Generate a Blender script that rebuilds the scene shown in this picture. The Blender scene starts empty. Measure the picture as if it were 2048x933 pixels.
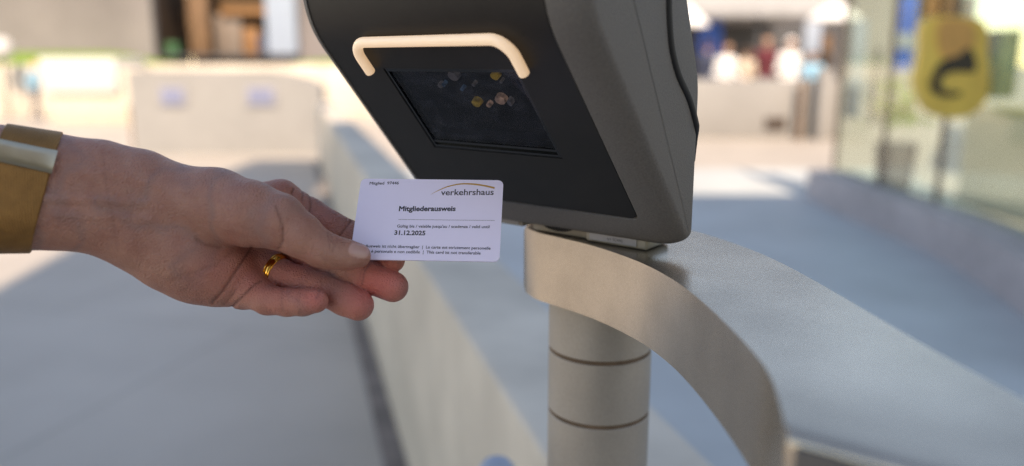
import bpy, bmesh, math, random
import numpy as np
from mathutils import Vector, Matrix

random.seed(7)
rng = np.random.default_rng(7)
scene = bpy.context.scene
COL = scene.collection

# ------------------------------------------------------------------ camera
FPX, HC = 1600.0, 1.25            # focal length in photo pixels, lens height
PITCH = math.atan((466.5 - 125.0) / FPX)
cam = bpy.data.objects.new('camera', bpy.data.cameras.new('camera'))
COL.objects.link(cam)
cam.location = (0, 0, HC)
cam.rotation_euler = (math.pi / 2 - PITCH, 0, 0)
cam.data.sensor_width = 36.0
cam.data.lens = 36.0 * FPX / 2048.0
cam.data.clip_start = 0.01
cam.data.clip_end = 500
cam.data.dof.use_dof = True
cam.data.dof.focus_distance = 0.472
cam.data.dof.aperture_fstop = 2.9
scene.camera = cam

# ------------------------------------------------------------------ light
SUN_EL, SUN_TRAVEL = math.radians(45), (-0.12, 0.993)
w = bpy.data.worlds.new('World'); scene.world = w; w.use_nodes = True
nt = w.node_tree
bg = nt.nodes['Background']
sky = nt.nodes.new('ShaderNodeTexSky')
sky.sky_type = 'NISHITA'; sky.sun_disc = False
sky.sun_elevation = SUN_EL
# the sun stands behind the camera (towards -Y, a little to +X)
sky.sun_rotation = math.atan2(-SUN_TRAVEL[0], -SUN_TRAVEL[1])
sky.air_density = 1.0; sky.dust_density = .1; sky.ozone_density = 2.0
nt.links.new(sky.outputs[0], bg.inputs[0])
bg.inputs[1].default_value = 0.148
sun = bpy.data.objects.new('sun', bpy.data.lights.new('sun', 'SUN'))
COL.objects.link(sun)
sun.data.energy = 3.2
sun.data.angle = math.radians(0.5)
sun.data.color = (1.0, 0.965, 0.93)
sdir = Vector((SUN_TRAVEL[0] * math.cos(SUN_EL), SUN_TRAVEL[1] * math.cos(SUN_EL), -math.sin(SUN_EL)))
sun.rotation_euler = sdir.to_track_quat('-Z', 'Y').to_euler()
sun.location = (1, -6, 12)

vs = scene.view_settings
vs.view_transform = 'Standard'; vs.look = 'None'; vs.gamma = 1.0
vs.use_curve_mapping = False
vs.exposure = 1.2
vs.use_white_balance = True; vs.white_balance_temperature = 9300; vs.white_balance_tint = 17
scene.render.engine = 'CYCLES'
cy = scene.cycles
cy.use_denoising = True; cy.denoiser = 'OPENIMAGEDENOISE'; cy.denoising_prefilter = 'NONE'
cy.use_adaptive_sampling = False
scene.render.filter_size = 1.2
cy.max_bounces = 8; cy.diffuse_bounces = 4; cy.transparent_max_bounces = 16
cy.sample_clamp_indirect = 6.0
cy.caustics_reflective = False; cy.caustics_refractive = False

# ------------------------------------------------------------------ helpers
cF = Vector((0, math.cos(PITCH), -math.sin(PITCH)))
cU = Vector((0, math.sin(PITCH), math.cos(PITCH)))
cR = Vector((1, 0, 0))
CAM = Vector((0, 0, HC))

def ray(x, y): return cR * ((x - 1024) / FPX) + cU * ((466.5 - y) / FPX) + cF
def onz(x, y, z): d = ray(x, y); return CAM + d * ((z - HC) / d.z)
def aty(x, y, Y): d = ray(x, y); return CAM + d * (Y / d.y)

def lin(c):
    return tuple(((v / 255) / 12.92 if v / 255 <= 0.04045 else ((v / 255 + 0.055) / 1.055) ** 2.4) for v in c)

def tag(o, label=None, cat=None, group=None, kind=None):
    if label: o['label'] = label
    if cat: o['category'] = cat
    if group: o['group'] = group
    if kind: o['kind'] = kind
    return o

def empty(name, loc, label, cat, group=None):
    o = bpy.data.objects.new(name, None); COL.objects.link(o)
    o.empty_display_size = 0.05
    o.location = loc
    return tag(o, label, cat, group)

def link(name, me, mat=None, parent=None, loc=(0, 0, 0)):
    o = bpy.data.objects.new(name, me); COL.objects.link(o)
    if mat is not None:
        for m in (mat if isinstance(mat, (list, tuple)) else [mat]): me.materials.append(m)
    o.location = loc
    if parent is not None: o.parent = parent
    return o

def smooth(me, ang=40):
    for p in me.polygons: p.use_smooth = True
    me.set_sharp_from_angle(angle=math.radians(ang))
    return me

class MB:
    """collects shapes for ONE mesh object, in world coordinates"""
    def __init__(s): s.bm = bmesh.new()
    def box(s, lo, hi, bevel=0.0, mat=None, seg=2):
        vs_ = [(x, y, z) for x in (lo[0], hi[0]) for y in (lo[1], hi[1]) for z in (lo[2], hi[2])]
        v = [s.bm.verts.new(mat @ Vector(p) if mat else p) for p in vs_]
        fs = [s.bm.faces.new([v[i] for i in q]) for q in
              ((0, 1, 3, 2), (4, 6, 7, 5), (0, 4, 5, 1), (2, 3, 7, 6), (0, 2, 6, 4), (1, 5, 7, 3))]
        if bevel:
            es = list({e for f in fs for e in f.edges})
            bmesh.ops.bevel(s.bm, geom=es, offset=bevel, segments=seg, affect='EDGES', profile=0.5)
        return s
    def prism(s, pts, z0, z1, bevel=0.0, seg=3):
        a = [s.bm.verts.new((p[0], p[1], z0)) for p in pts]
        b = [s.bm.verts.new((p[0], p[1], z1)) for p in pts]
        n = len(pts); fs = [s.bm.faces.new(a[::-1]), s.bm.faces.new(b)]
        for i in range(n): s.bm.faces.new((a[i], a[(i + 1) % n], b[(i + 1) % n], b[i]))
        if bevel:
            es = list(fs[0].edges) + list(fs[1].edges)
            bmesh.ops.bevel(s.bm, geom=es, offset=bevel, segments=seg, affect='EDGES', profile=0.5)
        return s
    def lathe(s, c, prof, n=48):
        rings = []
        for r, z in prof:
            rings.append([s.bm.verts.new((c[0] + r * math.cos(2 * math.pi * i / n), c[1] + r * math.sin(2 * math.pi * i / n), c[2] + z)) for i in range(n)])
        for A, B in zip(rings, rings[1:]):
            for i in range(n): s.bm.faces.new((A[i], A[(i + 1) % n], B[(i + 1) % n], B[i]))
        s.bm.faces.new(rings[0][::-1]); s.bm.faces.new(rings[-1])
        return s
    def tube(s, pts, r, n=20, rounded=True):
        pts = [Vector(p) for p in pts]; rings = []; m = len(pts)
        up = None
        path = []
        t0 = (pts[1] - pts[0]).normalized(); t1 = (pts[-1] - pts[-2]).normalized()
        if rounded:
            for k in range(4): a = k / 4 * math.pi / 2; path.append((pts[0] - t0 * (r * .45 * math.cos(a)), t0, r * (0.45 + .55 * math.sin(a))))
        for i, p in enumerate(pts):
            t = ((pts[min(i + 1, m - 1)] - p).normalized() + (p - pts[max(i - 1, 0)]).normalized()).normalized()
            path.append((p, t, r))
        if rounded:
            for k in range(3, -1, -1): a = k / 4 * math.pi / 2; path.append((pts[-1] + t1 * (r * .45 * math.cos(a)), t1, r * (0.45 + .55 * math.sin(a))))
        for p, t, rr in path:
            if up is None: up = t.orthogonal().normalized()
            up = (up - t * up.dot(t)).normalized(); sd = t.cross(up)
            rings.append([s.bm.verts.new(p + (up * math.cos(2 * math.pi * i / n) + sd * math.sin(2 * math.pi * i / n)) * rr) for i in range(n)])
        for A, B in zip(rings, rings[1:]):
            for i in range(n): s.bm.faces.new((A[i], A[(i + 1) % n], B[(i + 1) % n], B[i]))
        s.bm.faces.new(rings[0][::-1]); s.bm.faces.new(rings[-1])
        return s
    def mesh(s, name, ang=40):
        bmesh.ops.recalc_face_normals(s.bm, faces=s.bm.faces[:])
        me = bpy.data.meshes.new(name); s.bm.to_mesh(me); s.bm.free()
        return smooth(me, ang)
    def build(s, name, mat, parent=None, ang=40):
        o = link(name, s.mesh(name, ang), mat, parent)
        if parent is not None:      # geometry is in world space; keep it there
            o.matrix_parent_inverse = parent_matrix(parent).inverted()
        return o

def parent_matrix(p):
    m = Matrix.LocRotScale(p.location, p.rotation_euler, p.scale)
    if p.parent is not None: m = parent_matrix(p.parent) @ p.matrix_parent_inverse @ m
    return m

def adopt(o, parent):
    o.parent = parent; o.matrix_parent_inverse = parent_matrix(parent).inverted(); return o

# ------------------------------------------------------------------ materials
def mat(name, col, rough=0.6, metal=0.0, noise=0.0, nscale=20.0, bump=0.0, bscale=300.0, bdist=0.0005,
        col2=None, spec=0.5, stain=0.0, stscale=3.0, sss=0.0, rvar=0.0):
    m = bpy.data.materials.new(name); m.use_nodes = True
    t = m.node_tree; N = t.nodes; P = N['Principled BSDF']
    P.inputs['Base Color'].default_value = (*col, 1)
    P.inputs['Roughness'].default_value = rough
    P.inputs['Metallic'].default_value = metal
    P.inputs['Specular IOR Level'].default_value = spec
    tc = N.new('ShaderNodeTexCoord')
    out = None
    if noise or col2:
        n1 = N.new('ShaderNodeTexNoise'); n1.inputs['Scale'].default_value = nscale; n1.inputs['Detail'].default_value = 8
        n1.inputs['Roughness'].default_value = 0.6
        t.links.new(tc.outputs['Object'], n1.inputs['Vector'])
        rp = N.new('ShaderNodeValToRGB')
        rp.color_ramp.elements[0].position = 0.3; rp.color_ramp.elements[1].position = 0.7
        c2 = col2 or tuple(min(1, v * (1 + noise)) for v in col)
        c1 = tuple(v * (1 - noise) for v in col)
        rp.color_ramp.elements[0].color = (*c1, 1); rp.color_ramp.elements[1].color = (*c2, 1)
        t.links.new(n1.outputs['Fac'], rp.inputs[0]); out = rp.outputs[0]
        if rvar:
            mr = N.new('ShaderNodeMapRange'); mr.inputs['To Min'].default_value = rough - rvar; mr.inputs['To Max'].default_value = rough + rvar
            t.links.new(n1.outputs['Fac'], mr.inputs['Value']); t.links.new(mr.outputs[0], P.inputs['Roughness'])
    if stain:
        n2 = N.new('ShaderNodeTexNoise'); n2.inputs['Scale'].default_value = stscale; n2.inputs['Detail'].default_value = 5
        t.links.new(tc.outputs['Object'], n2.inputs['Vector'])
        mr = N.new('ShaderNodeMapRange'); mr.inputs['From Min'].default_value = .35; mr.inputs['From Max'].default_value = .7
        mr.inputs['To Min'].default_value = 1 - stain; mr.inputs['To Max'].default_value = 1 + stain * .4
        t.links.new(n2.outputs['Fac'], mr.inputs['Value'])
        mx = N.new('ShaderNodeMix'); mx.data_type = 'RGBA'; mx.blend_type = 'MULTIPLY'; mx.inputs['Factor'].default_value = 1
        if out is not None: t.links.new(out, mx.inputs['A'])
        else: mx.inputs['A'].default_value = (*col, 1)
        t.links.new(mr.outputs[0], mx.inputs['B']); out = mx.outputs['Result']
    if out is not None: t.links.new(out, P.inputs['Base Color'])
    if bump:
        n3 = N.new('ShaderNodeTexNoise'); n3.inputs['Scale'].default_value = bscale; n3.inputs['Detail'].default_value = 3
        t.links.new(tc.outputs['Object'], n3.inputs['Vector'])
        b = N.new('ShaderNodeBump'); b.inputs['Strength'].default_value = bump; b.inputs['Distance'].default_value = bdist
        t.links.new(n3.outputs['Fac'], b.inputs['Height']); t.links.new(b.outputs[0], P.inputs['Normal'])
    if sss:
        P.inputs['Subsurface Weight'].default_value = sss
    return m

M = {}
M['housing'] = mat('grey_textured_plastic', (.132, .123, .116), .58, bump=.55, bscale=900, bdist=.0006, noise=.20, nscale=900)
M['gasket'] = mat('black_rubber', (.012, .012, .013), .6)
M['panel'] = mat('matt_black_panel', (.0105, .0094, .0088), .5, bump=.25, bscale=2500, bdist=.0002, noise=.15, nscale=60, spec=.4)
M['gloss_black'] = mat('gloss_black_plastic', (.004, .004, .0045), .18, noise=.1, nscale=30)
M['cavity'] = mat('cavity_black', (.003, .003, .004), .8, noise=.1)
M['label'] = mat('grey_label', (.30, .295, .30), .5, noise=.05, nscale=200)
M['ink'] = mat('dark_ink', (.03, .028, .034), .6, noise=.1, nscale=500)
M['ink2'] = mat('grey_ink', (.06, .052, .06), .6, noise=.1, nscale=500)
M['gold_ink'] = mat('gold_ink', (.55, .30, .055), .45, noise=.1, nscale=300)
M['mount'] = mat('cream_grey_plastic', (.30, .27, .215), .5, noise=.08, nscale=60, bump=.2, bscale=1500)
M['beam'] = mat('silver_grey_metal_paint', (.51, .455, .385), .25, metal=.86, bump=.22, bscale=900, bdist=.0005, noise=.09, nscale=700, stain=.2, stscale=16)
M['post'] = mat('grey_painted_post', (.40, .365, .325), .5, metal=.35, bump=.4, bscale=900, bdist=.0004, noise=.07, nscale=600, stain=.18, stscale=12)
M['added_dark_plate'] = mat('added_dark_grey_plate', (.105, .095, .088), .6, noise=.1, nscale=60, bump=.2, bscale=900)
M['joint'] = mat('brown_joint', (.13, .085, .055), .8, noise=.3, nscale=80)
M['card'] = mat('white_card_plastic', (.86, .79, .97), .36, noise=.012, nscale=60)
M['gold'] = mat('polished_gold', (.83, .42, .085), .13, metal=1.0, noise=.06, nscale=250)
M['clasp'] = mat('pale_gold_metal', (.52, .465, .35), .36, metal=1.0, noise=.05, nscale=200)
M['concrete_wall'] = mat('pale_concrete', (.60, .535, .45), .85, noise=.10, nscale=6, stain=.16, stscale=2.2, bump=.3, bscale=80, bdist=.002)
M['white_render'] = mat('white_render', (.262, .258, .252), .85, noise=.05, nscale=8, stain=.08, stscale=1.5, bump=.2, bscale=60, bdist=.002)
M['contact_shade'] = mat('dark_shade_strip', (.20, .17, .155), .9, noise=.3, nscale=8)
M['white_slab'] = mat('white_stone', (.52, .51, .49), .8, noise=.04, nscale=6)
M['beige_render'] = mat('beige_render', (.52, .455, .37), .85, noise=.08, nscale=8, bump=.2, bscale=60, bdist=.002)
M['blue_paint'] = mat('blue_paint', (.13, .17, .36), .5, noise=.12, nscale=12)
M['sign_blue'] = mat('faded_blue_print', (.17, .19, .29), .6, noise=.1, nscale=8)
M['sign_white'] = mat('pale_blue_print', (.27, .27, .30), .6, noise=.05)
M['wood'] = mat('brown_wood', (.14, .075, .038), .7, noise=.3, nscale=6, bump=.2, bscale=40, bdist=.002)
M['plywood'] = mat('orange_plywood', (.28, .14, .06), .7, noise=.25, nscale=4)
M['dark'] = mat('dark_interior', (.022, .018, .015), .8, noise=.3, nscale=5)
M['dark_grey'] = mat('dark_grey_paint', (.06, .06, .065), .6, noise=.2, nscale=5)
M['green'] = mat('green_plastic', (.03, .12, .05), .5, noise=.15, nscale=8)
M['pale_blue'] = mat('pale_blue_paint', (.27, .33, .42), .6, noise=.08, nscale=6)
M['mid_blue'] = mat('strong_blue_print', (.03, .13, .55), .5, noise=.15, nscale=5)
M['yellow'] = mat('yellow_gloss_paint', (.95, .58, .12), .35, noise=.12, nscale=6)
M['orange'] = mat('orange_paint', (.78, .38, .12), .5, noise=.12, nscale=6)
M['brown_dark'] = mat('dark_brown_paint', (.045, .028, .02), .5, noise=.2, nscale=8)
M['mullion'] = mat('brown_bronze_metal', (.16, .11, .075), .4, metal=.3, noise=.1, nscale=20)
M['plinth'] = mat('mauve_grey_stone', (.52, .46, .45), .75, noise=.12, nscale=10, stain=.12, stscale=2, bump=.2, bscale=60, bdist=.002)
M['green_grey'] = mat('pale_green_wall', (.22, .28, .24), .8, noise=.5, nscale=1.6)
M['door_leaf'] = mat('greyish_brown_door', (.19, .15, .125), .6, noise=.15, nscale=4)
M['dark_brown'] = mat('dark_brown_timber', (.075, .042, .024), .7, noise=.35, nscale=3)
M['green_case'] = mat('dull_green_paint', (.10, .15, .125), .5, noise=.25, nscale=4)
M['cream'] = mat('cream_wall', (.72, .64, .48), .8, noise=.08, nscale=2)
M['roof'] = mat('grey_roof_metal', (.33, .33, .34), .5, noise=.1, nscale=3)
M['shade_building'] = mat('shade_caster_sandy', (.36, .315, .265), .9, noise=.08, nscale=1)
M['skinfar'] = mat('far_skin', (.45, .26, .18), .6, noise=.1, nscale=20)
def cloth(name, c): return mat(name, c, .85, noise=.15, nscale=12)
M['c_white'] = cloth('white_cotton', (.74, .73, .72)); M['c_ltblue'] = cloth('light_blue_cotton', (.25, .50, .66))
M['c_red'] = cloth('dark_red_cotton', (.11, .015, .025)); M['c_navy'] = cloth('navy_cotton', (.03, .04, .075))
M['c_beige'] = cloth('beige_cotton', (.52, .43, .34)); M['c_grey'] = cloth('grey_cotton', (.17, .17, .19))
M['hair'] = cloth('brown_hair', (.05, .03, .02)); M['c_teal'] = cloth('teal_blue_cotton', (.05, .34, .58))
M['c_orange'] = cloth('orange_cap', (.6, .28, .08))

def node_ground():
    m = bpy.data.materials.new('concrete_paving'); m.use_nodes = True
    t = m.node_tree; N = t.nodes; P = N['Principled BSDF']
    tc = N.new('ShaderNodeTexCoord')
    mp = N.new('ShaderNodeMapping'); mp.inputs['Rotation'].default_value = (0, 0, math.radians(15))
    t.links.new(tc.outputs['Object'], mp.inputs[0])
    br = N.new('ShaderNodeTexBrick'); br.inputs['Scale'].default_value = 1.0
    br.inputs['Brick Width'].default_value = 2.2; br.inputs['Row Height'].default_value = 1.6
    br.inputs['Mortar Size'].default_value = .012; br.inputs['Mortar Smooth'].default_value = .3
    br.inputs['Color1'].default_value = (.435, .392, .345, 1); br.inputs['Color2'].default_value = (.45, .407, .36, 1)
    br.inputs['Mortar'].default_value = (.36, .325, .285, 1)
    t.links.new(mp.outputs[0], br.inputs['Vector'])
    n = N.new('ShaderNodeTexNoise'); n.inputs['Scale'].default_value = .9; n.inputs['Detail'].default_value = 9
    t.links.new(tc.outputs['Object'], n.inputs['Vector'])
    mr = N.new('ShaderNodeMapRange'); mr.inputs['From Min'].default_value = .3; mr.inputs['From Max'].default_value = .7
    mr.inputs['To Min'].default_value = .80; mr.inputs['To Max'].default_value = 1.10
    t.links.new(n.outputs['Fac'], mr.inputs['Value'])
    mx = N.new('ShaderNodeMix'); mx.data_type = 'RGBA'; mx.blend_type = 'MULTIPLY'; mx.inputs['Factor'].default_value = 1
    t.links.new(br.outputs['Color'], mx.inputs['A']); t.links.new(mr.outputs[0], mx.inputs['B'])
    t.links.new(mx.outputs['Result'], P.inputs['Base Color'])
    P.inputs['Roughness'].default_value = .48
    n2 = N.new('ShaderNodeTexNoise'); n2.inputs['Scale'].default_value = 120
    t.links.new(tc.outputs['Object'], n2.inputs['Vector'])
    b = N.new('ShaderNodeBump'); b.inputs['Strength'].default_value = .3; b.inputs['Distance'].default_value = .003
    t.links.new(n2.outputs['Fac'], b.inputs['Height']); t.links.new(b.outputs[0], P.inputs['Normal'])
    return m
M['ground'] = node_ground()
M['brightened_paving'] = mat('brightened_blue_grey', (.50, .54, .545), .5, noise=.08, nscale=2, stain=.12, stscale=.8, bump=.2, bscale=90, bdist=.002)

def node_grass():
    return mat('grass', (.15, .25, .03), .9, noise=.35, nscale=4, bump=.5, bscale=60, bdist=.02)
M['grass'] = node_grass()

def node_cladding():
    m = mat('mauve_timber_slats', (.185, .166, .166), .8, noise=.22, nscale=.35)
    t = m.node_tree; N = t.nodes; P = N['Principled BSDF']
    tc = N.new('ShaderNodeTexCoord'); wv = N.new('ShaderNodeTexWave'); wv.bands_direction = 'X'
    wv.inputs['Scale'].default_value = 1.6
    t.links.new(tc.outputs['Object'], wv.inputs['Vector'])
    b = N.new('ShaderNodeBump'); b.inputs['Distance'].default_value = .03; b.inputs['Strength'].default_value = .6
    t.links.new(wv.outputs['Fac'], b.inputs['Height']); t.links.new(b.outputs[0], P.inputs['Normal'])
    return m
M['cladding'] = node_cladding()

def node_glass(name, tint, gloss, rough):
    m = bpy.data.materials.new(name); m.use_nodes = True
    t = m.node_tree; N = t.nodes
    N.remove(N['Principled BSDF'])
    tr = N.new('ShaderNodeBsdfTransparent'); tr.inputs[0].default_value = (*tint, 1)
    gl = N.new('ShaderNodeBsdfGlossy'); gl.inputs['Roughness'].default_value = rough
    lw = N.new('ShaderNodeLayerWeight'); lw.inputs[0].default_value = .5
    fr = N.new('ShaderNodeMath'); fr.operation = 'POWER'; fr.inputs[1].default_value = 5.0; t.links.new(lw.outputs['Facing'], fr.inputs[0])
    mr = N.new('ShaderNodeMapRange'); mr.inputs['To Min'].default_value = gloss; mr.inputs['To Max'].default_value = 1.0
    t.links.new(fr.outputs[0], mr.inputs['Value'])
    # smudges: a little uneven gloss
    tc = N.new('ShaderNodeTexCoord'); n = N.new('ShaderNodeTexNoise'); n.inputs['Scale'].default_value = 40; n.inputs['Detail'].default_value = 6
    t.links.new(tc.outputs['Object'], n.inputs['Vector'])
    mr2 = N.new('ShaderNodeMapRange'); mr2.inputs['From Min'].default_value = .45; mr2.inputs['From Max'].default_value = .75
    mr2.inputs['To Min'].default_value = rough; mr2.inputs['To Max'].default_value = rough + .12
    t.links.new(n.outputs['Fac'], mr2.inputs['Value']); t.links.new(mr2.outputs[0], gl.inputs['Roughness'])
    if name == 'reader_glass':          # dust and finger smears on the pane
        df = N.new('ShaderNodeBsdfDiffuse'); df.inputs[0].default_value = (.20, .22, .30, 1)
        mp = N.new('ShaderNodeMapping'); mp.inputs['Rotation'].default_value = (.4, .2, .7); mp.inputs['Scale'].default_value = (60, 160, 60)
        t.links.new(tc.outputs['Object'], mp.inputs[0])
        n5 = N.new('ShaderNodeTexNoise'); n5.inputs['Scale'].default_value = 1; n5.inputs['Detail'].default_value = 9; n5.inputs['Roughness'].default_value = .7
        t.links.new(mp.outputs[0], n5.inputs['Vector'])
        m5 = N.new('ShaderNodeMapRange'); m5.inputs['From Min'].default_value = .48; m5.inputs['From Max'].default_value = .85; m5.inputs['To Max'].default_value = .13
        t.links.new(n5.outputs['Fac'], m5.inputs['Value'])
        md = N.new('ShaderNodeMixShader'); t.links.new(m5.outputs[0], md.inputs[0]); t.links.new(tr.outputs[0], md.inputs[1]); t.links.new(df.outputs[0], md.inputs[2])
        tr = md
    mx = N.new('ShaderNodeMixShader')
    t.links.new(mr.outputs[0], mx.inputs[0]); t.links.new(tr.outputs[0], mx.inputs[1]); t.links.new(gl.outputs[0], mx.inputs[2])
    t.links.new(mx.outputs[0], N['Material Output'].inputs[0])
    return m
M['reader_glass'] = node_glass('reader_glass', (.66, .66, .70), .02, .015)
M['facade_glass'] = node_glass('facade_glass', (.85, .93, .87), .13, .03)

def node_lamp():
    m = mat('frosted_lamp', (.78, .71, .61), .3, noise=.02, nscale=20)
    P = m.node_tree.nodes['Principled BSDF']
    P.inputs['Emission Color'].default_value = (1.0, .78, .57, 1)
    P.inputs['Emission Strength'].default_value = .2
    P.inputs['Subsurface Weight'].default_value = .3
    P.inputs['Subsurface Radius'].default_value = (.004, .003, .002)
    return m
M['lamp'] = node_lamp()

def node_led(name, c, s):
    m = mat(name, c, .4, noise=.1, nscale=800)
    P = m.node_tree.nodes['Principled BSDF']
    P.inputs['Emission Strength'].default_value = s
    t = m.node_tree; N = t.nodes; tc = N.new('ShaderNodeTexCoord')
    n = N.new('ShaderNodeTexNoise'); n.inputs['Scale'].default_value = 420; n.inputs['Detail'].default_value = 4
    t.links.new(tc.outputs['Object'], n.inputs['Vector'])
    rp = N.new('ShaderNodeValToRGB'); rp.color_ramp.elements[0].position = .38; rp.color_ramp.elements[1].position = .66
    rp.color_ramp.elements[0].color = (c[0] * .1, c[1] * .1, c[2] * .1, 1); rp.color_ramp.elements[1].color = (*c, 1)
    t.links.new(n.outputs['Fac'], rp.inputs[0]); t.links.new(rp.outputs[0], P.inputs['Emission Color'])
    return m
M['led_yellow'] = node_led('yellow_led', (.55, .40, .06), .15)
M['led_pink'] = node_led('pink_led', (.60, .43, .34), .17)
M['lens'] = node_led('glowing_grey_lens', (.25, .25, .27), .08)  # lens is no lamp; a faint glow is put into its material
M['led_blue'] = node_led('blue_chip', (.06, .16, .30), .15)

def node_mesh_metal():
    m = mat('gold_woven_metal', (.285, .142, .045), .5, metal=.6, noise=.18, nscale=90)
    t = m.node_tree; N = t.nodes; P = N['Principled BSDF']
    tc = N.new('ShaderNodeTexCoord')
    wv = N.new('ShaderNodeTexWave'); wv.inputs['Scale'].default_value = 290; wv.bands_direction = 'X'
    t.links.new(tc.outputs['Object'], wv.inputs['Vector'])
    vo = N.new('ShaderNodeTexVoronoi'); vo.inputs['Scale'].default_value = 1100
    t.links.new(tc.outputs['Object'], vo.inputs['Vector'])
    mm = N.new('ShaderNodeMath'); mm.operation = 'ADD'
    t.links.new(wv.outputs['Fac'], mm.inputs[0]); t.links.new(vo.outputs['Distance'], mm.inputs[1])
    b = N.new('ShaderNodeBump'); b.inputs['Strength'].default_value = .5; b.inputs['Distance'].default_value = .0004
    t.links.new(mm.outputs[0], b.inputs['Height']); t.links.new(b.outputs[0], P.inputs['Normal'])
    return m
M['strap'] = node_mesh_metal()

def node_skin():
    m = bpy.data.materials.new('skin'); m.use_nodes = True
    t = m.node_tree; N = t.nodes; P = N['Principled BSDF']
    at = N.new('ShaderNodeAttribute'); at.attribute_name = 'skin'
    sep = N.new('ShaderNodeSeparateColor'); t.links.new(at.outputs['Color'], sep.inputs[0])
    tc = N.new('ShaderNodeTexCoord')
    n = N.new('ShaderNodeTexNoise'); n.inputs['Scale'].default_value = 70; n.inputs['Detail'].default_value = 7; n.inputs['Roughness'].default_value = .65
    t.links.new(tc.outputs['Object'], n.inputs['Vector'])
    rp = N.new('ShaderNodeValToRGB'); rp.color_ramp.elements[0].position = .32; rp.color_ramp.elements[1].position = .68
    rp.color_ramp.elements[0].color = (.36, .155, .115, 1); rp.color_ramp.elements[1].color = (.46, .235, .178, 1)
    t.links.new(n.outputs['Fac'], rp.inputs[0])
    def mixc(fac, a, col, mode='MIX'):
        x = N.new('ShaderNodeMix'); x.data_type = 'RGBA'; x.blend_type = mode
        t.links.new(fac, x.inputs['Factor']); t.links.new(a, x.inputs['A'])
        x.inputs['B'].default_value = (*col, 1); return x.outputs['Result']
    # veins under the wrist skin
    nv = N.new('ShaderNodeTexNoise'); nv.inputs['Scale'].default_value = 22; nv.inputs['Detail'].default_value = 2
    t.links.new(tc.outputs['Object'], nv.inputs['Vector'])
    v1 = N.new('ShaderNodeMath'); v1.operation = 'SUBTRACT'; v1.inputs[1].default_value = .5; t.links.new(nv.outputs['Fac'], v1.inputs[0])
    v2 = N.new('ShaderNodeMath'); v2.operation = 'ABSOLUTE'; t.links.new(v1.outputs[0], v2.inputs[0])
    v3 = N.new('ShaderNodeMapRange'); v3.inputs['From Min'].default_value = 0; v3.inputs['From Max'].default_value = .05
    v3.inputs['To Min'].default_value = .5; v3.inputs['To Max'].default_value = 0; t.links.new(v2.outputs[0], v3.inputs['Value'])
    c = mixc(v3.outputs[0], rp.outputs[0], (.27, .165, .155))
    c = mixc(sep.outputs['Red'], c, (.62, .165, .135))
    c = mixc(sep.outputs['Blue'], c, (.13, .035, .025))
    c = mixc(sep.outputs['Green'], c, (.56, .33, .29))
    t.links.new(c, P.inputs['Base Color'])
    P.inputs['Subsurface Weight'].default_value = .35
    P.inputs['Subsurface Radius'].default_value = (.0036, .0014, .0008)
    P.inputs['Subsurface Scale'].default_value = 1.0
    rr = N.new('ShaderNodeMapRange'); rr.inputs['To Min'].default_value = .46; rr.inputs['To Max'].default_value = .28
    t.links.new(sep.outputs['Green'], rr.inputs['Value']); t.links.new(rr.outputs[0], P.inputs['Roughness'])
    vo = N.new('ShaderNodeTexVoronoi'); vo.inputs['Scale'].default_value = 900
    t.links.new(tc.outputs['Object'], vo.inputs['Vector'])
    n4 = N.new('ShaderNodeTexNoise'); n4.inputs['Scale'].default_value = 350; n4.inputs['Detail'].default_value = 4
    t.links.new(tc.outputs['Object'], n4.inputs['Vector'])
    ad = N.new('ShaderNodeMath'); t.links.new(vo.outputs['Distance'], ad.inputs[0]); t.links.new(n4.outputs['Fac'], ad.inputs[1])
    inv = N.new('ShaderNodeMath'); inv.operation = 'SUBTRACT'; inv.inputs[0].default_value = 1.0; t.links.new(sep.outputs['Green'], inv.inputs[1])
    st = N.new('ShaderNodeMath'); st.operation = 'MULTIPLY'; st.inputs[1].default_value = .6; t.links.new(inv.outputs[0], st.inputs[0])
    b = N.new('ShaderNodeBump'); b.inputs['Distance'].default_value = .0010
    t.links.new(st.outputs[0], b.inputs['Strength'])
    t.links.new(ad.outputs[0], b.inputs['Height']); t.links.new(b.outputs[0], P.inputs['Normal'])
    return m
M['skin'] = node_skin()

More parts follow.
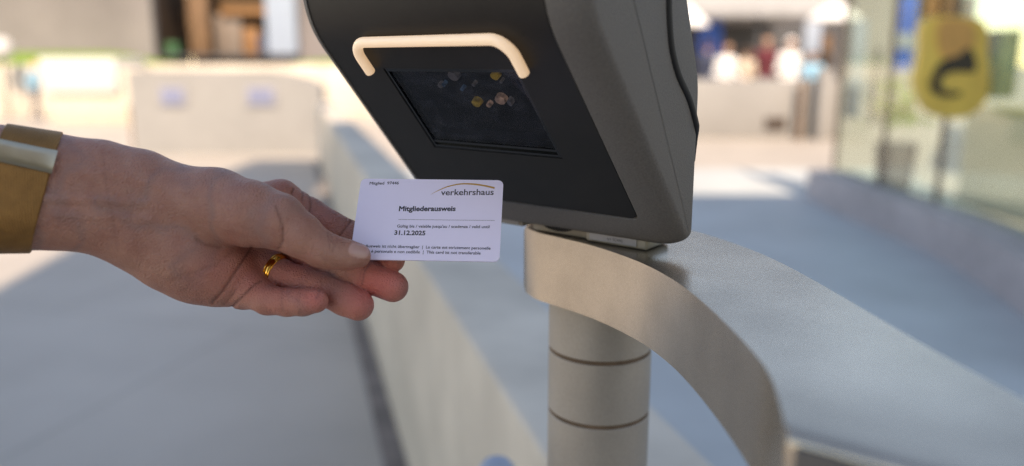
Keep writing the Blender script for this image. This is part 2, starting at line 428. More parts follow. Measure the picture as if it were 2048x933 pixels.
# ------------------------------------------------------------------ distance-field surfaces (bodies)
def surface_net(D, org, h):
    """D: 3-D array of signed distances; returns verts, quads"""
    nx, ny, nz = D.shape
    S = D < 0
    c = np.zeros((nx - 1, ny - 1, nz - 1), np.int8)
    for i in (0, 1):
        for j in (0, 1):
            for k in (0, 1): c += S[i:nx - 1 + i, j:ny - 1 + j, k:nz - 1 + k]
    act = np.argwhere((c > 0) & (c < 8))
    idx = -np.ones(c.shape, np.int64); idx[tuple(act.T)] = np.arange(len(act))
    acc = np.zeros((len(act), 3)); cnt = np.zeros(len(act))
    cor = [(i, j, k) for i in (0, 1) for j in (0, 1) for k in (0, 1)]
    for a in cor:
        for ax in range(3):
            if a[ax] == 1: continue
            b = list(a); b[ax] = 1
            va = D[act[:, 0] + a[0], act[:, 1] + a[1], act[:, 2] + a[2]]
            vb = D[act[:, 0] + b[0], act[:, 1] + b[1], act[:, 2] + b[2]]
            m = (va < 0) != (vb < 0)
            tt = va[m] / (va[m] - vb[m])
            p = np.tile(np.array(a, float), (m.sum(), 1)); p[:, ax] = tt
            acc[m] += p; cnt[m] += 1
    V = (act + acc / cnt[:, None]) * h + org
    Q = []
    for ax in range(3):
        o1, o2 = [(1, 2), (2, 0), (0, 1)][ax]
        sl0 = [slice(None)] * 3; sl1 = [slice(None)] * 3
        sl0[ax] = slice(0, -1); sl1[ax] = slice(1, None)
        ch = S[tuple(sl0)] != S[tuple(sl1)]
        e = np.argwhere(ch)
        e = e[(e[:, o1] > 0) & (e[:, o2] > 0) & (e[:, o1] < D.shape[o1] - 1) & (e[:, o2] < D.shape[o2] - 1)]
        ins = S[e[:, 0], e[:, 1], e[:, 2]]
        q = []
        for d1, d2 in ((0, 0), (1, 0), (1, 1), (0, 1)):
            f = e.copy(); f[:, o1] -= d1; f[:, o2] -= d2
            q.append(idx[f[:, 0], f[:, 1], f[:, 2]])
        q = np.stack(q, 1)
        q[~ins] = q[~ins][:, ::-1]
        Q.append(q)
    Q = np.concatenate(Q)
    Q = Q[:, ::-1] if False else Q
    return V, Q

def relax(V, Q, it=2, lam=.5):
    E = np.concatenate([Q[:, [0, 1]], Q[:, [1, 2]], Q[:, [2, 3]], Q[:, [3, 0]]])
    n = len(V); cnt = np.bincount(E.ravel(), minlength=n)
    for s in range(it):
        for l in (lam, -lam * .9):
            A = np.stack([np.bincount(E[:, 0], V[E[:, 1], k], n) + np.bincount(E[:, 1], V[E[:, 0], k], n) for k in range(3)], 1)
            V = V + l * (A / np.maximum(cnt, 1)[:, None] - V)
    return V

def np_mesh(name, V, Q):
    me = bpy.data.meshes.new(name)
    me.vertices.add(len(V)); me.vertices.foreach_set('co', V.astype(np.float32).ravel())
    me.loops.add(Q.size); me.loops.foreach_set('vertex_index', Q.astype(np.int32).ravel())
    me.polygons.add(len(Q)); me.polygons.foreach_set('loop_start', np.arange(0, Q.size, 4, dtype=np.int32))
    me.update(calc_edges=True)
    bm = bmesh.new(); bm.from_mesh(me); bmesh.ops.recalc_face_normals(bm, faces=bm.faces[:]); bm.to_mesh(me); bm.free()
    for p in me.polygons: p.use_smooth = True
    return me

def smin(a, b, k):
    h = np.clip(.5 + .5 * (b - a) / k, 0, 1)
    return b + (a - b) * h - k * h * (1 - h)

class Field:
    def __init__(s, lo, hi, h):
        s.lo = np.array(lo, float); s.h = h
        s.n = np.ceil((np.array(hi) - s.lo) / h).astype(int) + 1
        s.ax = [(s.lo[i] + h * np.arange(s.n[i])).astype(np.float32) for i in range(3)]
    def new(s): return np.full(s.n, 60.0, np.float32)
    def block(s, lo, hi):
        i0 = np.clip(np.floor((np.array(lo) - s.lo) / s.h).astype(int), 0, s.n)
        i1 = np.clip(np.ceil((np.array(hi) - s.lo) / s.h).astype(int) + 1, 0, s.n)
        return tuple(slice(a, b) for a, b in zip(i0, i1))
    def cone(s, D, a, b, ra, rb, k=0.0, pad=14):
        a = np.array(a, float); b = np.array(b, float); R = max(ra, rb) + pad
        sl = s.block(np.minimum(a, b) - R, np.maximum(a, b) + R)
        if any(q.stop <= q.start for q in sl): return
        X = s.ax[0][sl[0]][:, None, None]; Y = s.ax[1][sl[1]][None, :, None]; Z = s.ax[2][sl[2]][None, None, :]
        ba = b - a; L = float(ba @ ba) + 1e-9
        t = np.clip(((X - a[0]) * ba[0] + (Y - a[1]) * ba[1] + (Z - a[2]) * ba[2]) / L, 0, 1)
        d = np.sqrt((X - a[0] - t * ba[0]) ** 2 + (Y - a[1] - t * ba[1]) ** 2 + (Z - a[2] - t * ba[2]) ** 2) - (ra + (rb - ra) * t)
        D[sl] = smin(D[sl], d, k) if k > 0 else np.minimum(D[sl], d)
    def chain(s, D, pts, k=2.0, pad=14):
        for (a, ra), (b, rb) in zip(pts, pts[1:]): s.cone(D, a, b, ra, rb, k, pad)

#@STRUCTURE
# ------------------------------------------------------------------ setting
g = MB(); g.box((-150, -60, -.2), (150, 220, 0))
tag(g.build('ground', M['ground']), kind='structure')

def right_paving():
    b = MB(); P = [(dwx(9.5) + .23, 9.5), (dwx(-1.5) + .23, -1.5), (2.2, -1.5), (4.6, 9.5)]
    f = b.bm.faces.new([b.bm.verts.new((x, y, .004)) for x, y in P]); 
    return tag(b.build('brightened_ground', M['brightened_paving']), kind='structure')  # ground right of the wall, brightened by a lighter, bluer sheet
def dwx(Y): return -.33 - .27 * (Y - 2.32)
right_paving()

# unseen building behind the viewer, shaped to cast the foreground shade
o = empty('building', (4, -4.5, 0), 'unseen tall sandy building behind the viewer, shaped to cast shade on the foreground paving', 'building')
sh = MB(); sh.box((-1.6, -6.5, 0), (-.5, -4.0, 14.6)).box((-.5, -6.5, 0), (4.6, -4.0, 11.7)); sh.build('wall', M['shade_building'], o)  # walls of the unseen shade-casting building
for i in range(2):
    wx = .6 + i * 2.4
    b = MB().box((wx, -4.004, 1.2), (wx + 1.2, -3.95, 3.0)); b.build('window', M['gloss_black'], o)  # window on the unseen shade-casting building

# low diagonal wall
def dwx(Y): return -.33 - .27 * (Y - 2.32)
wl = MB()
zt = .755
A = [(dwx(-1.5), -1.5), (dwx(10.3), 10.3), (dwx(10.3) + .21, 10.3), (dwx(-1.5) + .21, -1.5)]
wl.prism(A, 0, zt, .012)
tag(wl.build('low_wall', M['concrete_wall']), 'long pale low concrete wall running diagonally from the barrier post into the distance', 'low wall')

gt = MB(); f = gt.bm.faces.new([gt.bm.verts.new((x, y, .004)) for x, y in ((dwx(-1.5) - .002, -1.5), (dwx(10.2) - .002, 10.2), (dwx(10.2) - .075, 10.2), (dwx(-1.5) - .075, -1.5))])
tag(gt.build('contact_shade', M['contact_shade']), kind='structure')  # contact shade at the low wall's foot, laid down as a dark strip

# white wall with two blue signs
o = empty('garden_wall', (-4, 11.2, 0), 'white rendered wall with two small faded blue signs beyond the hand', 'wall')
ww = MB()
top = lambda X: 1.14 - max(0, X + 3.3) * .16
pts = [(-5.21, 0), (-5.21, 1.14), (-3.4, 1.14), (-3.1, 1.11), (-2.8, 1.04), (-2.6, .94), (-2.6, 0)]
bm = ww.bm
a = [bm.verts.new((p[0], 11.04, p[1])) for p in pts]; b = [bm.verts.new((p[0], 11.34, p[1])) for p in pts]
bm.faces.new(a); bm.faces.new(b[::-1])
for i in range(len(pts)): bm.faces.new((a[i], b[i], b[(i + 1) % len(pts)], a[(i + 1) % len(pts)]))
ww.build('wall', M['white_render'], o)
for px0, px1 in ((316, 374), (490, 554)):
    p0 = aty(px0, 173, 11.02); p1 = aty(px1, 213, 11.02)
    sg = MB().box((p0.x, 11.015, p1.z), (p1.x, 11.038, p0.z), .004); s1 = sg.build('sign', M['sign_white'], o)
    wd = p1.x - p0.x; hh = p0.z - p1.z
    MB().box((p0.x + wd * .12, 11.006, p1.z + hh * .12), (p1.x - wd * .12, 11.0145, p0.z - hh * .12)).build('blue_field', M['sign_blue'], s1)

# wooden post and white slab at far left
p = onz(277, 300, 0)
MB().lathe((-5.45, 11.6, 0), [(.05, 0), (.05, .62), (.045, .64)], 16).build('wooden_post', M['wood'])
tag(bpy.data.objects['wooden_post'], 'short brown post at the left end of the white sign wall', 'post')
o = empty('stone_bench', (-9.5, 17, 0), 'long white slab on a beige base in front of the grass bank', 'bench')
q0 = aty(74, 115, 17); q1 = aty(236, 188, 17)
MB().box((q0.x, 17, q1.z), (q1.x, 18.4, q0.z), .03).build('slab', M['white_slab'], o)
MB().box((q0.x + .1, 17.1, 0), (q1.x + .5, 18.3, q1.z - .002), .02).build('base', M['beige_render'], o)
q = aty(255, 170, 16)
MB().box((q.x - .22, 16.2, 0), (q.x + .2, 16.7, 1.15), .03).build('beige_pillar', M['beige_render'])
tag(bpy.data.objects['beige_pillar'], 'squat beige pillar between the white slab and the sign wall', 'pillar')

# raised lawn and timber-clad hall
def mound(name, x0, x1, prof_fn, n=14):
    b_ = MB(); rows_ = []
    for i in range(n + 1):
        x = x0 + (x1 - x0) * i / n; rows_.append([b_.bm.verts.new((x, y, z)) for y, z in prof_fn(x)])
    m_ = len(rows_[0])
    for A2, B2 in zip(rows_, rows_[1:]):
        for k in range(m_): b_.bm.faces.new((A2[k], B2[k], B2[(k + 1) % m_], A2[(k + 1) % m_]))
    b_.bm.faces.new(rows_[0][::-1]); b_.bm.faces.new(rows_[-1])
    return tag(b_.build(name, M['grass'], None, 60), kind='structure')
def bank(x):
    e = min(1, max(0, (-10.2 - x) / 2.6)); e = e * e * (3 - 2 * e)
    return [(19.5, 0), (19.5, 1.17 + .03 * e), (22, 1.17 + .36 * e), (25.9, 1.18 + .40 * e), (25.9, 0)]
mound('grass_bank', -30, -10.2, bank, 30)
mound('grass_verge', -5.4, -3.6, lambda x: [(19.5, 0), (19.5, 1.19), (22, 1.30), (25.9, 1.35), (25.9, 0)], 3)
tag(MB().box((-10.19, 19.5, 0), (-5.41, 25.9, 1.16)).build('terrace', M['ground']), kind='structure')
tag(MB().box((-3.59, 19.5, 0), (3, 25.9, 1.16)).build('terrace', M['ground']), kind='structure')
kb = MB().box((-30, 19.2, 0), (3, 19.49, 1.2), .02)
tag(kb.build('retaining_kerb', M['concrete_wall']), 'grey concrete retaining edge along the foot of the grass bank', 'retaining wall')

o = empty('timber_hall', (-10, 26, 1.6), 'mauve grey timber clad hall with a wide open brown doorway', 'hall')
X0 = aty(306, 60, 26).x; X1 = aty(545, 60, 26).x; X2 = aty(600, 60, 26).x
MB().box((-30, 26, 0), (X0, 26.3, 7)).build('wall', M['cladding'], o)
MB().box((X1 + .02, 26, 0), (2.5, 26.3, 7)).build('wall', M['cladding'], o)
MB().box((X0, 26.02, 4.2), (X1 + .02, 26.28, 7)).build('lintel', M['plywood'], o)
MB().box((X0 + .02, 29, 0), (X1, 29.2, 4.2)).build('back_wall', M['dark_brown'], o)
MB().box((X0 - .3, 26.31, 0), (X0 - .02, 29, 4.2)).build('side_wall', M['dark_brown'], o)
MB().box((X1 + .04, 26.31, 0), (X1 + .3, 29, 4.2)).build('side_wall', M['dark_brown'], o)
MB().box((X0, 26.31, 1.4), (X1, 29, 1.5)).build('floor', M['dark_grey'], o)
MB().box((X1 - .05, 25.5, 1.5), (X2, 25.97, 6), .02).build('column', M['pale_blue'], o)
def hallbox(px0, px1, y0, y1, Y, m, name, label, cat, dz=.15):
    a0 = aty(px0, y1, Y); a1 = aty(px1, y0, Y)
    b = MB().box((a0.x, Y, max(1.502, a0.z)), (a1.x, Y + dz, a1.z), .015)
    return tag(b.build(name, m), label, cat)
hallbox(318, 352, 86, 135, 26.9, M['green'], 'storage_bin', 'dark green bin standing inside the brown doorway', 'bin', .6)
hallbox(312, 372, 22, 62, 28.6, M['plywood'], 'shelf_panel', 'brown panel high on the back of the doorway behind the green bin', 'panel')
hallbox(384, 412, -12, 135, 26.6, M['wood'], 'timber_post', 'brown timber post in the middle of the open doorway', 'post', .2)
hallbox(430, 480, 30, 135, 27.4, M['door_leaf'], 'door_leaf', 'greyish brown door leaf standing open inside the doorway', 'door')
hallbox(486, 516, 55, 135, 27.6, M['plywood'], 'plywood_sheet', 'orange plywood sheet leaning at the right of the doorway', 'plywood sheet')
hallbox(440, 540, -14, 30, 27.2, M['plywood'], 'overhead_board', 'orange board across the upper right of the doorway', 'board')
hallbox(518, 543, 70, 135, 26.5, M['c_navy'], 'equipment_box', 'dark blue box against the right side of the doorway', 'box', .4)

# round white lamp at the left edge
o = empty('globe_lamp', (-12, 18.5, 0), 'round white globe on a short post at the left edge by the grass', 'lamp')
q = aty(2, 97, 18.5)
MB().lathe((q.x, 18.5, 0), [(.04, 0), (.04, q.z - .2)], 12).build('post', M['dark_grey'], o)
MB().lathe((q.x, 18.5, q.z), [(.25 * math.sin(math.pi * i / 12) + .001, -.25 * math.cos(math.pi * i / 12)) for i in range(13)], 20).build('globe', M['white_slab'], o)

# ---------------- right side: curved glass pavilion
basepx = [(1668, 340), (1690, 348), (1760, 372), (1860, 402), (1950, 433), (2048, 474), (2180, 540), (2380, 660)]
zp = .27
bpts = [onz(x, y, zp) for x, y in basepx]
bpts = [Vector((p.x, p.y, 0)) for p in bpts]
def along(P, t):   # Catmull-Rom through the base points
    n = len(P) - 1; i = min(int(t), n - 1); f = t - i
    p0, p1, p2, p3 = P[max(i - 1, 0)], P[i], P[i + 1], P[min(i + 2, n)]
    return .5 * ((2 * p1) + (p2 - p0) * f + (2 * p0 - 5 * p1 + 4 * p2 - p3) * f * f + (3 * p1 - p0 - 3 * p2 + p3) * f ** 3)
curve = [along(bpts, i / 8) for i in range(8 * (len(bpts) - 1) + 1)]
def offs(P, d):
    out = []
    for i, p in enumerate(P):
        t = (P[min(i + 1, len(P) - 1)] - P[max(i - 1, 0)]).normalized()
        out.append(p + Vector((-t.y, t.x, 0)) * d)
    return out
o = empty('glass_pavilion', (3.8, 7, 0), 'curved glass pavilion with bronze mullions on a mauve stone plinth', 'pavilion')
# outward (towards the paving) is the -x side
sgn = 1.0 if offs(curve, 1)[5].x < curve[5].x else -1.0
pl_o = offs(curve, sgn * .24); pl_i = offs(curve, -sgn * .10)
MB().prism([(p.x, p.y) for p in pl_o] + [(p.x, p.y) for p in pl_i[::-1]], 0, zp, .04).build('plinth', M['plinth'], o)
marks = [0, 16, 25, 43, 50, 56]
for a_, b_ in zip(marks, marks[1:]):
    seg = curve[a_:b_ + 1]
    go = offs(seg, .008); gi = offs(seg, -.008)
    MB().prism([(p.x, p.y) for p in go] + [(p.x, p.y) for p in gi[::-1]], zp + .002, 2.3).build('glass_pane', M['facade_glass'], o)
for a_ in marks:
    c = curve[a_]
    MB().box((c.x - .014, c.y - .02, zp + .001), (c.x + .014, c.y + .02, 2.34), .004).build('mullion', M['mullion'], o)
inn = offs(curve, -sgn * 1.15); inn2 = offs(curve, -sgn * 1.3)
MB().prism([(p.x, p.y) for p in inn] + [(p.x, p.y) for p in inn2[::-1]], 0.001, .88).build('parapet', M['cream'], o)
inn = offs(curve, -sgn * 2.4)[10:]; inn2 = offs(curve, -sgn * 2.6)[10:]
MB().prism([(p.x, p.y) for p in inn] + [(p.x, p.y) for p in inn2[::-1]], 0, 2.6).build('interior_wall', M['green_grey'], o)

MB().prism([(5.45, 7.25), (9.0, 13.5), (9.15, 13.4), (5.6, 7.15)], 0, 2.6).build('rear_wall', M['green_grey'], o)

def at_inside(px, py, d):   # point on a curve d behind the glass
    best = None
    P = offs(curve, -sgn * d)
    for p in P:
        x = 1024 + FPX * (p.x) / ((p - CAM).dot(cF))
        if best is None or abs(x - px) < best[0]: best = (abs(x - px), p)
    Y = best[1].y
    return aty(px, py, Y)

# blue banner, brown columns behind the glass
def facing_box(px0, px1, y0, y1, d, th, m, name, label, cat, parent=None):
    c = at_inside((px0 + px1) / 2, 100, d); Y = c.y
    a0 = aty(px0, y1, Y); a1 = aty(px1, y0, Y)
    b = MB().box((a0.x, Y, a0.z), (a1.x, Y + th, a1.z), .006)
    ob = b.build(name, m, parent)
    if label: tag(ob, label, cat)
    return ob
bn = facing_box(1786, 1838, -10, 142, .35, .03, M['mid_blue'], 'banner', 'tall blue banner with a pale band hanging behind the glass', 'banner')
c = at_inside(1812, 100, .35)
a0 = aty(1790, 98, c.y); a1 = aty(1830, 66, c.y)
adopt(MB().box((a0.x, c.y - .006, a0.z), (a1.x, c.y - .001, a1.z)).build('pale_band', M['pale_blue']), bn)
facing_box(1882, 1925, -40, 60, 1.2, .15, M['wood'], 'column', None, None, o)
facing_box(1846, 1882, -30, 70, 1.6, .12, M['plywood'], 'timber_panel', None, None, o)
facing_box(1925, 1958, -10, 38, 1.0, .08, M['white_render'], 'white_panel', None, None, o)

facing_box(1690, 1738, 40, 236, 1.0, .05, M['pale_blue'], 'info_stand', 'pale upright information stand behind the first pane of the glass pavilion', 'stand')
facing_box(1742, 1764, 96, 250, .8, .05, M['dark_grey'], 'narrow_display', 'dark narrow upright display behind the glass left of the blue banner', 'display')
facing_box(1985, 2046, 60, 196, 1.0, .3, M['green_case'], 'display_case', 'dull green display case behind the glass right of the yellow sign', 'case')
pp = at_inside(1806, 160, .9); o = empty('potted_plant', (pp.x, pp.y, 0), 'low green potted plant behind the glass under the blue banner', 'plant')
MB().lathe((pp.x, pp.y, 0), [(.14, .001), (.18, .5), (.17, .52)], 20).build('pot', M['dark_grey'], o)
fl = MB(); rr_ = random.Random(3)
for i in range(260):
    a_, e_, d_ = rr_.uniform(0, 6.283), rr_.uniform(-.2, 1.4), rr_.uniform(.05, .36)
    q_ = Vector((pp.x + d_ * math.cos(a_) * math.cos(e_), pp.y + d_ * math.sin(a_) * math.cos(e_), .72 + d_ * math.sin(e_) * 1.2))
    u_ = Vector((rr_.uniform(-1, 1), rr_.uniform(-1, 1), rr_.uniform(-.3, 1))).normalized() * .07; w_ = u_.orthogonal().normalized() * .025
    fl.bm.faces.new([fl.bm.verts.new(p_) for p_ in (q_, q_ + u_ * .5 + w_, q_ + u_, q_ + u_ * .5 - w_)])
fl.build('foliage', M['grass'], o)

# yellow sign with a dark hook
cs = at_inside(1905, 140, -.10); SY = cs.y
def sign_pt(zx, zy): return aty(1780 + zx * 268 / 962, zy * 260 / 933, SY)
def flat(outl, y0, y1):
    b = MB()
    a = [b.bm.verts.new((p.x, y0, p.z)) for p in outl]; c2 = [b.bm.verts.new((p.x, y1, p.z)) for p in outl]
    f = b.bm.faces.new(a); b.bm.faces.new(c2[::-1])
    for i in range(len(outl)): b.bm.faces.new((a[i], c2[i], c2[(i + 1) % len(outl)], a[(i + 1) % len(outl)]))
    bmesh.ops.bevel(b.bm, geom=list(f.edges), offset=.004, segments=2, affect='EDGES')
    return b
def blob(pts, n=8):
    P = [Vector((x, y, 0)) for x, y in pts]; m = len(P); out = []
    for i in range(m):
        p0, p1, p2, p3 = P[i - 1], P[i], P[(i + 1) % m], P[(i + 2) % m]
        for k in range(n):
            f = k / n
            q = .5 * ((2 * p1) + (p2 - p0) * f + (2 * p0 - 5 * p1 + 4 * p2 - p3) * f * f + (3 * p1 - p0 - 3 * p2 + p3) * f ** 3)
            out.append(sign_pt(q.x, q.y))
    return out
o = empty('yellow_sign', (cs.x, SY, cs.z), 'big yellow rounded sign with a dark hook mark on the glass pavilion', 'sign')
flat(blob([(250, 150), (460, 120), (680, 165), (705, 400), (715, 640), (665, 760), (560, 835), (430, 850), (300, 815), (220, 720), (185, 590), (225, 380)]), SY, SY + .06).build('board', M['yellow'], o)
flat(blob([(365, 150), (580, 165), (600, 320), (520, 400), (400, 420), (345, 330)]), SY - .008, SY + .002).build('orange_patch', M['orange'], o)
flat(blob([(370, 440), (480, 400), (565, 345), (605, 420), (600, 515), (430, 520), (352, 590), (400, 650), (500, 660), (490, 690), (370, 695), (285, 640), (305, 530)]), SY - .012, SY - .009).build('hook_mark', M['brown_dark'], o)

# ---------------- right background: parapet, cafe roof, people
o = empty('white_parapet', (4.2, 13.5, 0), 'low white wall across the square beside the glass pavilion', 'low wall')
xa = aty(1330, 200, 13.5).x; xb = aty(1690, 200, 13.5).x
MB().box((xa - 2.5, 13.5, 0), (xb, 13.8, .97), .02).build('wall', M['white_render'], o)
a0 = aty(1530, 258, 13.48); a1 = aty(1572, 236, 13.48)
MB().box((a0.x, 13.46, a0.z), (a1.x, 13.498, a1.z), .004).build('vent', M['brown_dark'], o)
a0 = aty(1626, 268, 13.3); a1 = aty(1662, 138, 13.3)
tag(MB().box((a0.x, 13.15, 0), (a1.x, 13.4, a1.z), .02).build('white_pillar', M['white_render']), 'slim white pillar standing in front of the low white wall', 'pillar')
a0 = aty(1598, 268, 13.3)
tag(MB().lathe((a0.x, 13.3, 0), [(.04, 0), (.04, 1.0)], 12).build('brown_post', M['wood']), 'thin brown post left of the slim white pillar', 'post')
o = empty('cafe_canopy', (6, 20, 0), 'flat grey canopy with a dark cafe front under it across the square', 'canopy')
a1 = aty(1660, 34, 19)
MB().box((3.3, 19, a1.z), (a1.x, 23, a1.z + .5), .03).build('roof', M['roof'], o)
MB().box((3.0, 23.02, 0), (9.5, 23.3, 7)).build('front', M['dark_grey'], o)
for x in (3.6, 5.8, 7.6): MB().lathe((x, 19.4, 0), [(.06, 0), (.06, a1.z)], 12).build('column', M['dark_grey'], o)
MB().box((-2, 26.4, 0), (14, 26.8, 6)).build('white_block', M['white_render'])
tag(bpy.data.objects['white_block'], 'pale building face closing the square behind the cafe canopy', 'building')
def stuffbox(px0, px1, y0, y1, Y, m, name, label, cat, z0=None, dz=.1):
    a0 = aty(px0, y1, Y); a1 = aty(px1, y0, Y)
    return tag(MB().box((a0.x, Y, a0.z if z0 is None else z0), (a1.x, Y + dz, a1.z), .01).build(name, m), label, cat)
stuffbox(1396, 1446, 38, 108, 20.5, M['mid_blue'], 'display_board', 'blue board under the left of the cafe canopy', 'board')
stuffbox(1500, 1560, 96, 165, 18.0, M['brown_dark'], 'dark_counter', 'dark counter behind the low white wall', 'counter', 0, .6)
stuffbox(1606, 1644, 42, 108, 20.5, M['pale_blue'], 'poster_board', 'light blue poster board under the right of the cafe canopy', 'board')
stuffbox(1640, 1672, 70, 165, 17.5, M['wood'], 'brown_screen', 'brown screen at the right end of the dark counter', 'screen', 0)

def parasol(px, py, Y, w, label):
    q = aty(px, py, Y)
    o = empty('parasol', (q.x, Y, 0), label, 'parasol')
    MB().lathe((q.x, Y, 0), [(.03, .0), (.03, q.z + .02)], 10).build('pole', M['dark_grey'], o)
    MB().lathe((q.x, Y, q.z), [(w, -.3), (w, -.26), (w * .55, -.05), (.03, .12)], 8).build('canopy', M['c_white'], o, 20)
parasol(1672, 12, 16.5, .55, 'white parasol near the corner of the glass pavilion')
parasol(1375, 22, 16.5, .45, 'white parasol just right of the grey ticket reader')

def person(px, Y, h, top_m, leg_m, label, head_m='hair', face=0.0, lean=0.0, step=.12, arm=.25):
    """a standing figure about h tall, one continuous body; clothes by height on the mesh"""
    s = h / 1.75
    F = Field((-.55 * s, -.45 * s, -.02), (.55 * s, .45 * s, 1.85 * s), .024 * s)
    D = F.new()
    def c(a, b, ra, rb, k=.05): F.cone(D, [v * s for v in a], [v * s for v in b], ra * s, rb * s, k * s, .2 * s)
    for sd in (-1, 1):
        c((.09 * sd, 0, .92), (.10 * sd, -.02 + step * sd * .3, .50), .092, .062)
        c((.10 * sd, -.02 + step * sd * .3, .50), (.10 * sd, step * sd * .6 + .03, .08), .06, .042)
        c((.10 * sd, step * sd * .6 + .04, .045), (.11 * sd, step * sd * .6 - .15, .035), .045, .04)
        c((.185 * sd, lean * .9, 1.40), (.24 * sd, lean * .5 + .02, 1.12), .055, .043)
        c((.24 * sd, lean * .5 + .02, 1.12), (.22 * sd, -arm + lean * .5, .95 + arm * .3), .041, .03)
        c((.22 * sd, -arm + lean * .5, .95 + arm * .3), (.215 * sd, -arm - .09, .93 + arm * .3), .035, .025)
    c((-.07, 0, .95), (.07, 0, .95), .12, .12); c((0, 0, .98), (0, lean * .6, 1.28), .125, .145)
    c((-.14, lean * .9, 1.38), (.14, lean * .9, 1.38), .075, .075, .08)
    c((0, lean, 1.42), (0, lean - .02, 1.56), .055, .05, .03)
    c((0, lean - .025, 1.63), (0, lean - .02, 1.67), .088, .095, .02)
    c((0, lean - .115, 1.615), (0, lean - .12, 1.60), .012, .014, .01)
    V, Q = surface_net(D, F.lo, F.h)
    V = relax(V, Q, 1)
    me = np_mesh('person', V, Q)
    z = V[Q].mean(1); zz = z[:, 2] / s
    mi = np.where(zz > 1.50, 2, np.where(zz > .93, 0, np.where(zz > .09, 1, 3)))
    mi = np.where((zz > 1.60) & ((z[:, 1] / s > lean - .05) | (zz > 1.70)), 4, mi)
    mi = np.where((z[:, 1] / s < -arm + lean * .5 - .03) & (zz < 1.2) & (zz > .8), 2, mi)
    me.polygons.foreach_set('material_index', mi.astype(np.int32))
    q = aty(px, 125, Y)
    o = link('person', me, [M[top_m], M[leg_m], M['skinfar'], M['c_navy'], M[head_m]], None, (q.x, Y, 0))
    o.rotation_euler = (0, 0, face)
    return tag(o, label, 'person', 'people in the square')
person(62, 18.2, 1.25, 'c_ltblue', 'c_navy', 'child in a light blue top bending beside the white slab at the far left', 'c_orange', 1.2, -.16, .5)
person(1452, 15.5, 1.62, 'c_white', 'c_beige', 'person in a white shirt behind the low white wall nearest the reader', 'hair', .4)
person(1532, 17.2, 1.80, 'c_red', 'c_grey', 'person in a dark red top behind the dark counter', 'hair', -.3)
person(1578, 16.2, 1.72, 'c_white', 'c_navy', 'person in a white shirt to the right of the dark red top', 'c_white', .2)
person(1625, 15.2, 1.45, 'c_ltblue', 'c_grey', 'person in a light blue shirt behind the slim white pillar', 'hair', -.6)
person(1490, 16.5, 1.55, 'c_beige', 'c_grey', 'person in a beige top between the white shirt and the dark counter', 'hair', 2.6)
person(1415, 17.5, 1.7, 'c_navy', 'c_grey', 'person in dark blue standing before the blue board', 'hair', 3.0)

# ------------------------------------------------------------------ barrier frame (beam and post)
ZB = .1255 * .9333; K = ZB / .12
plan = [(.009, .588), (.018, .565), (.034, .546), (.052, .524), (.068, .498), (.081, .470), (.090, .440), (.0955, .410), (.0995, .372), (.102, .324), (.1005, .291), (.091, .245),
        (.196, .165), (.190, .225), (.186, .272), (.179, .33), (.168, .452), (.155, .515), (.130, .574), (.095, .625), (.055, .660), (.020, .670)]
plan = [(x * K, y * K) for x, y in plan]
def catmull(pts, n, closed=False):
    P = [Vector((*p, 0)) for p in pts]; out = []
    for i in range(len(P) - 1):
        p0, p1, p2, p3 = P[max(i - 1, 0)], P[i], P[i + 1], P[min(i + 2, len(P) - 1)]
        for k in range(n):
            f = k / n
            q = .5 * ((2 * p1) + (p2 - p0) * f + (2 * p0 - 5 * p1 + 4 * p2 - p3) * f * f + (3 * p1 - p0 - 3 * p2 + p3) * f ** 3)
            out.append((q.x, q.y))
    out.append((P[-1].x, P[-1].y)); return out
front = catmull(plan[:12], 5); back = catmull(plan[12:], 4)
zb1 = HC - ZB; zb0 = zb1 - .0492
barrier = empty('barrier_frame', (.0639, .571, 0), 'curved grey metal barrier rail on a round post under the ticket reader', 'barrier')
MB().prism(front + back, zb0, zb1, .0042, 4).build('beam', M['beam'], barrier, 35)
ea, eb = Vector((*plan[11], 0)), Vector((*plan[12], 0)); en = Vector((eb - ea).to_tuple()); en = Vector((en.y, -en.x, 0)).normalized()
if en.y > 0: en = -en
ed_ = (eb - ea).normalized()
cp = [ea + ed_ * .0035 + en * .0004, eb - ed_ * .0035 + en * .0004, eb - ed_ * .0035 + en * .0024, ea + ed_ * .0035 + en * .0024]
MB().prism([(p_.x, p_.y) for p_ in cp], zb0 + .003, zb1 - .003, .0008, 2).build('added_dark_plate', M['added_dark_plate'], barrier)  # dark plate added over the end face to hold back its bright reflection
PX, PY, PR = .0660, .571, .0385
# the post: painted sleeves with thin brown joints between them
joints = []
for y in (729, 857):
    d = ray(1203, y); joints.append((CAM + d * ((PY - PR) / d.y)).z)
zz = [zb0 + .004] + joints + [0]
post = MB()
for i in range(len(zz) - 1):
    hi_, lo_ = zz[i] - (.0010 if i else 0), zz[i + 1] + (.0010 if i < len(zz) - 2 else 0)
    post.lathe((PX, PY, 0), [(PR - .001, lo_), (PR, lo_ + .001), (PR, hi_ - .001), (PR - .001, hi_)], 72)
po = post.build('post', M['post'], barrier)
for j in joints:
    MB().lathe((PX, PY, j), [(PR - .0005, -.0018), (PR - .0005, .0018)], 72).build('joint_ring', M['joint'], po)

# small blue-grey cap at the lower edge of the picture
q = aty(993, 921, .78)
o = empty('bollard', (q.x, .80, 0), 'low blue grey rounded cap at the bottom edge left of the barrier post', 'bollard')
r_ = .020
MB().lathe((q.x, .80, 0), [(r_ * .9, 0), (r_ * .9, q.z - .026)], 32).build('shaft', M['post'], o)
MB().lathe((q.x, .80, q.z - .022), [(r_ * 1.0, -.012), (r_ * 1.05, -.004), (r_ * .95, .004), (r_ * .7, .010), (r_ * .3, .0135), (.001, .014)], 32).build('cap', M['pale_blue'], o, 80)

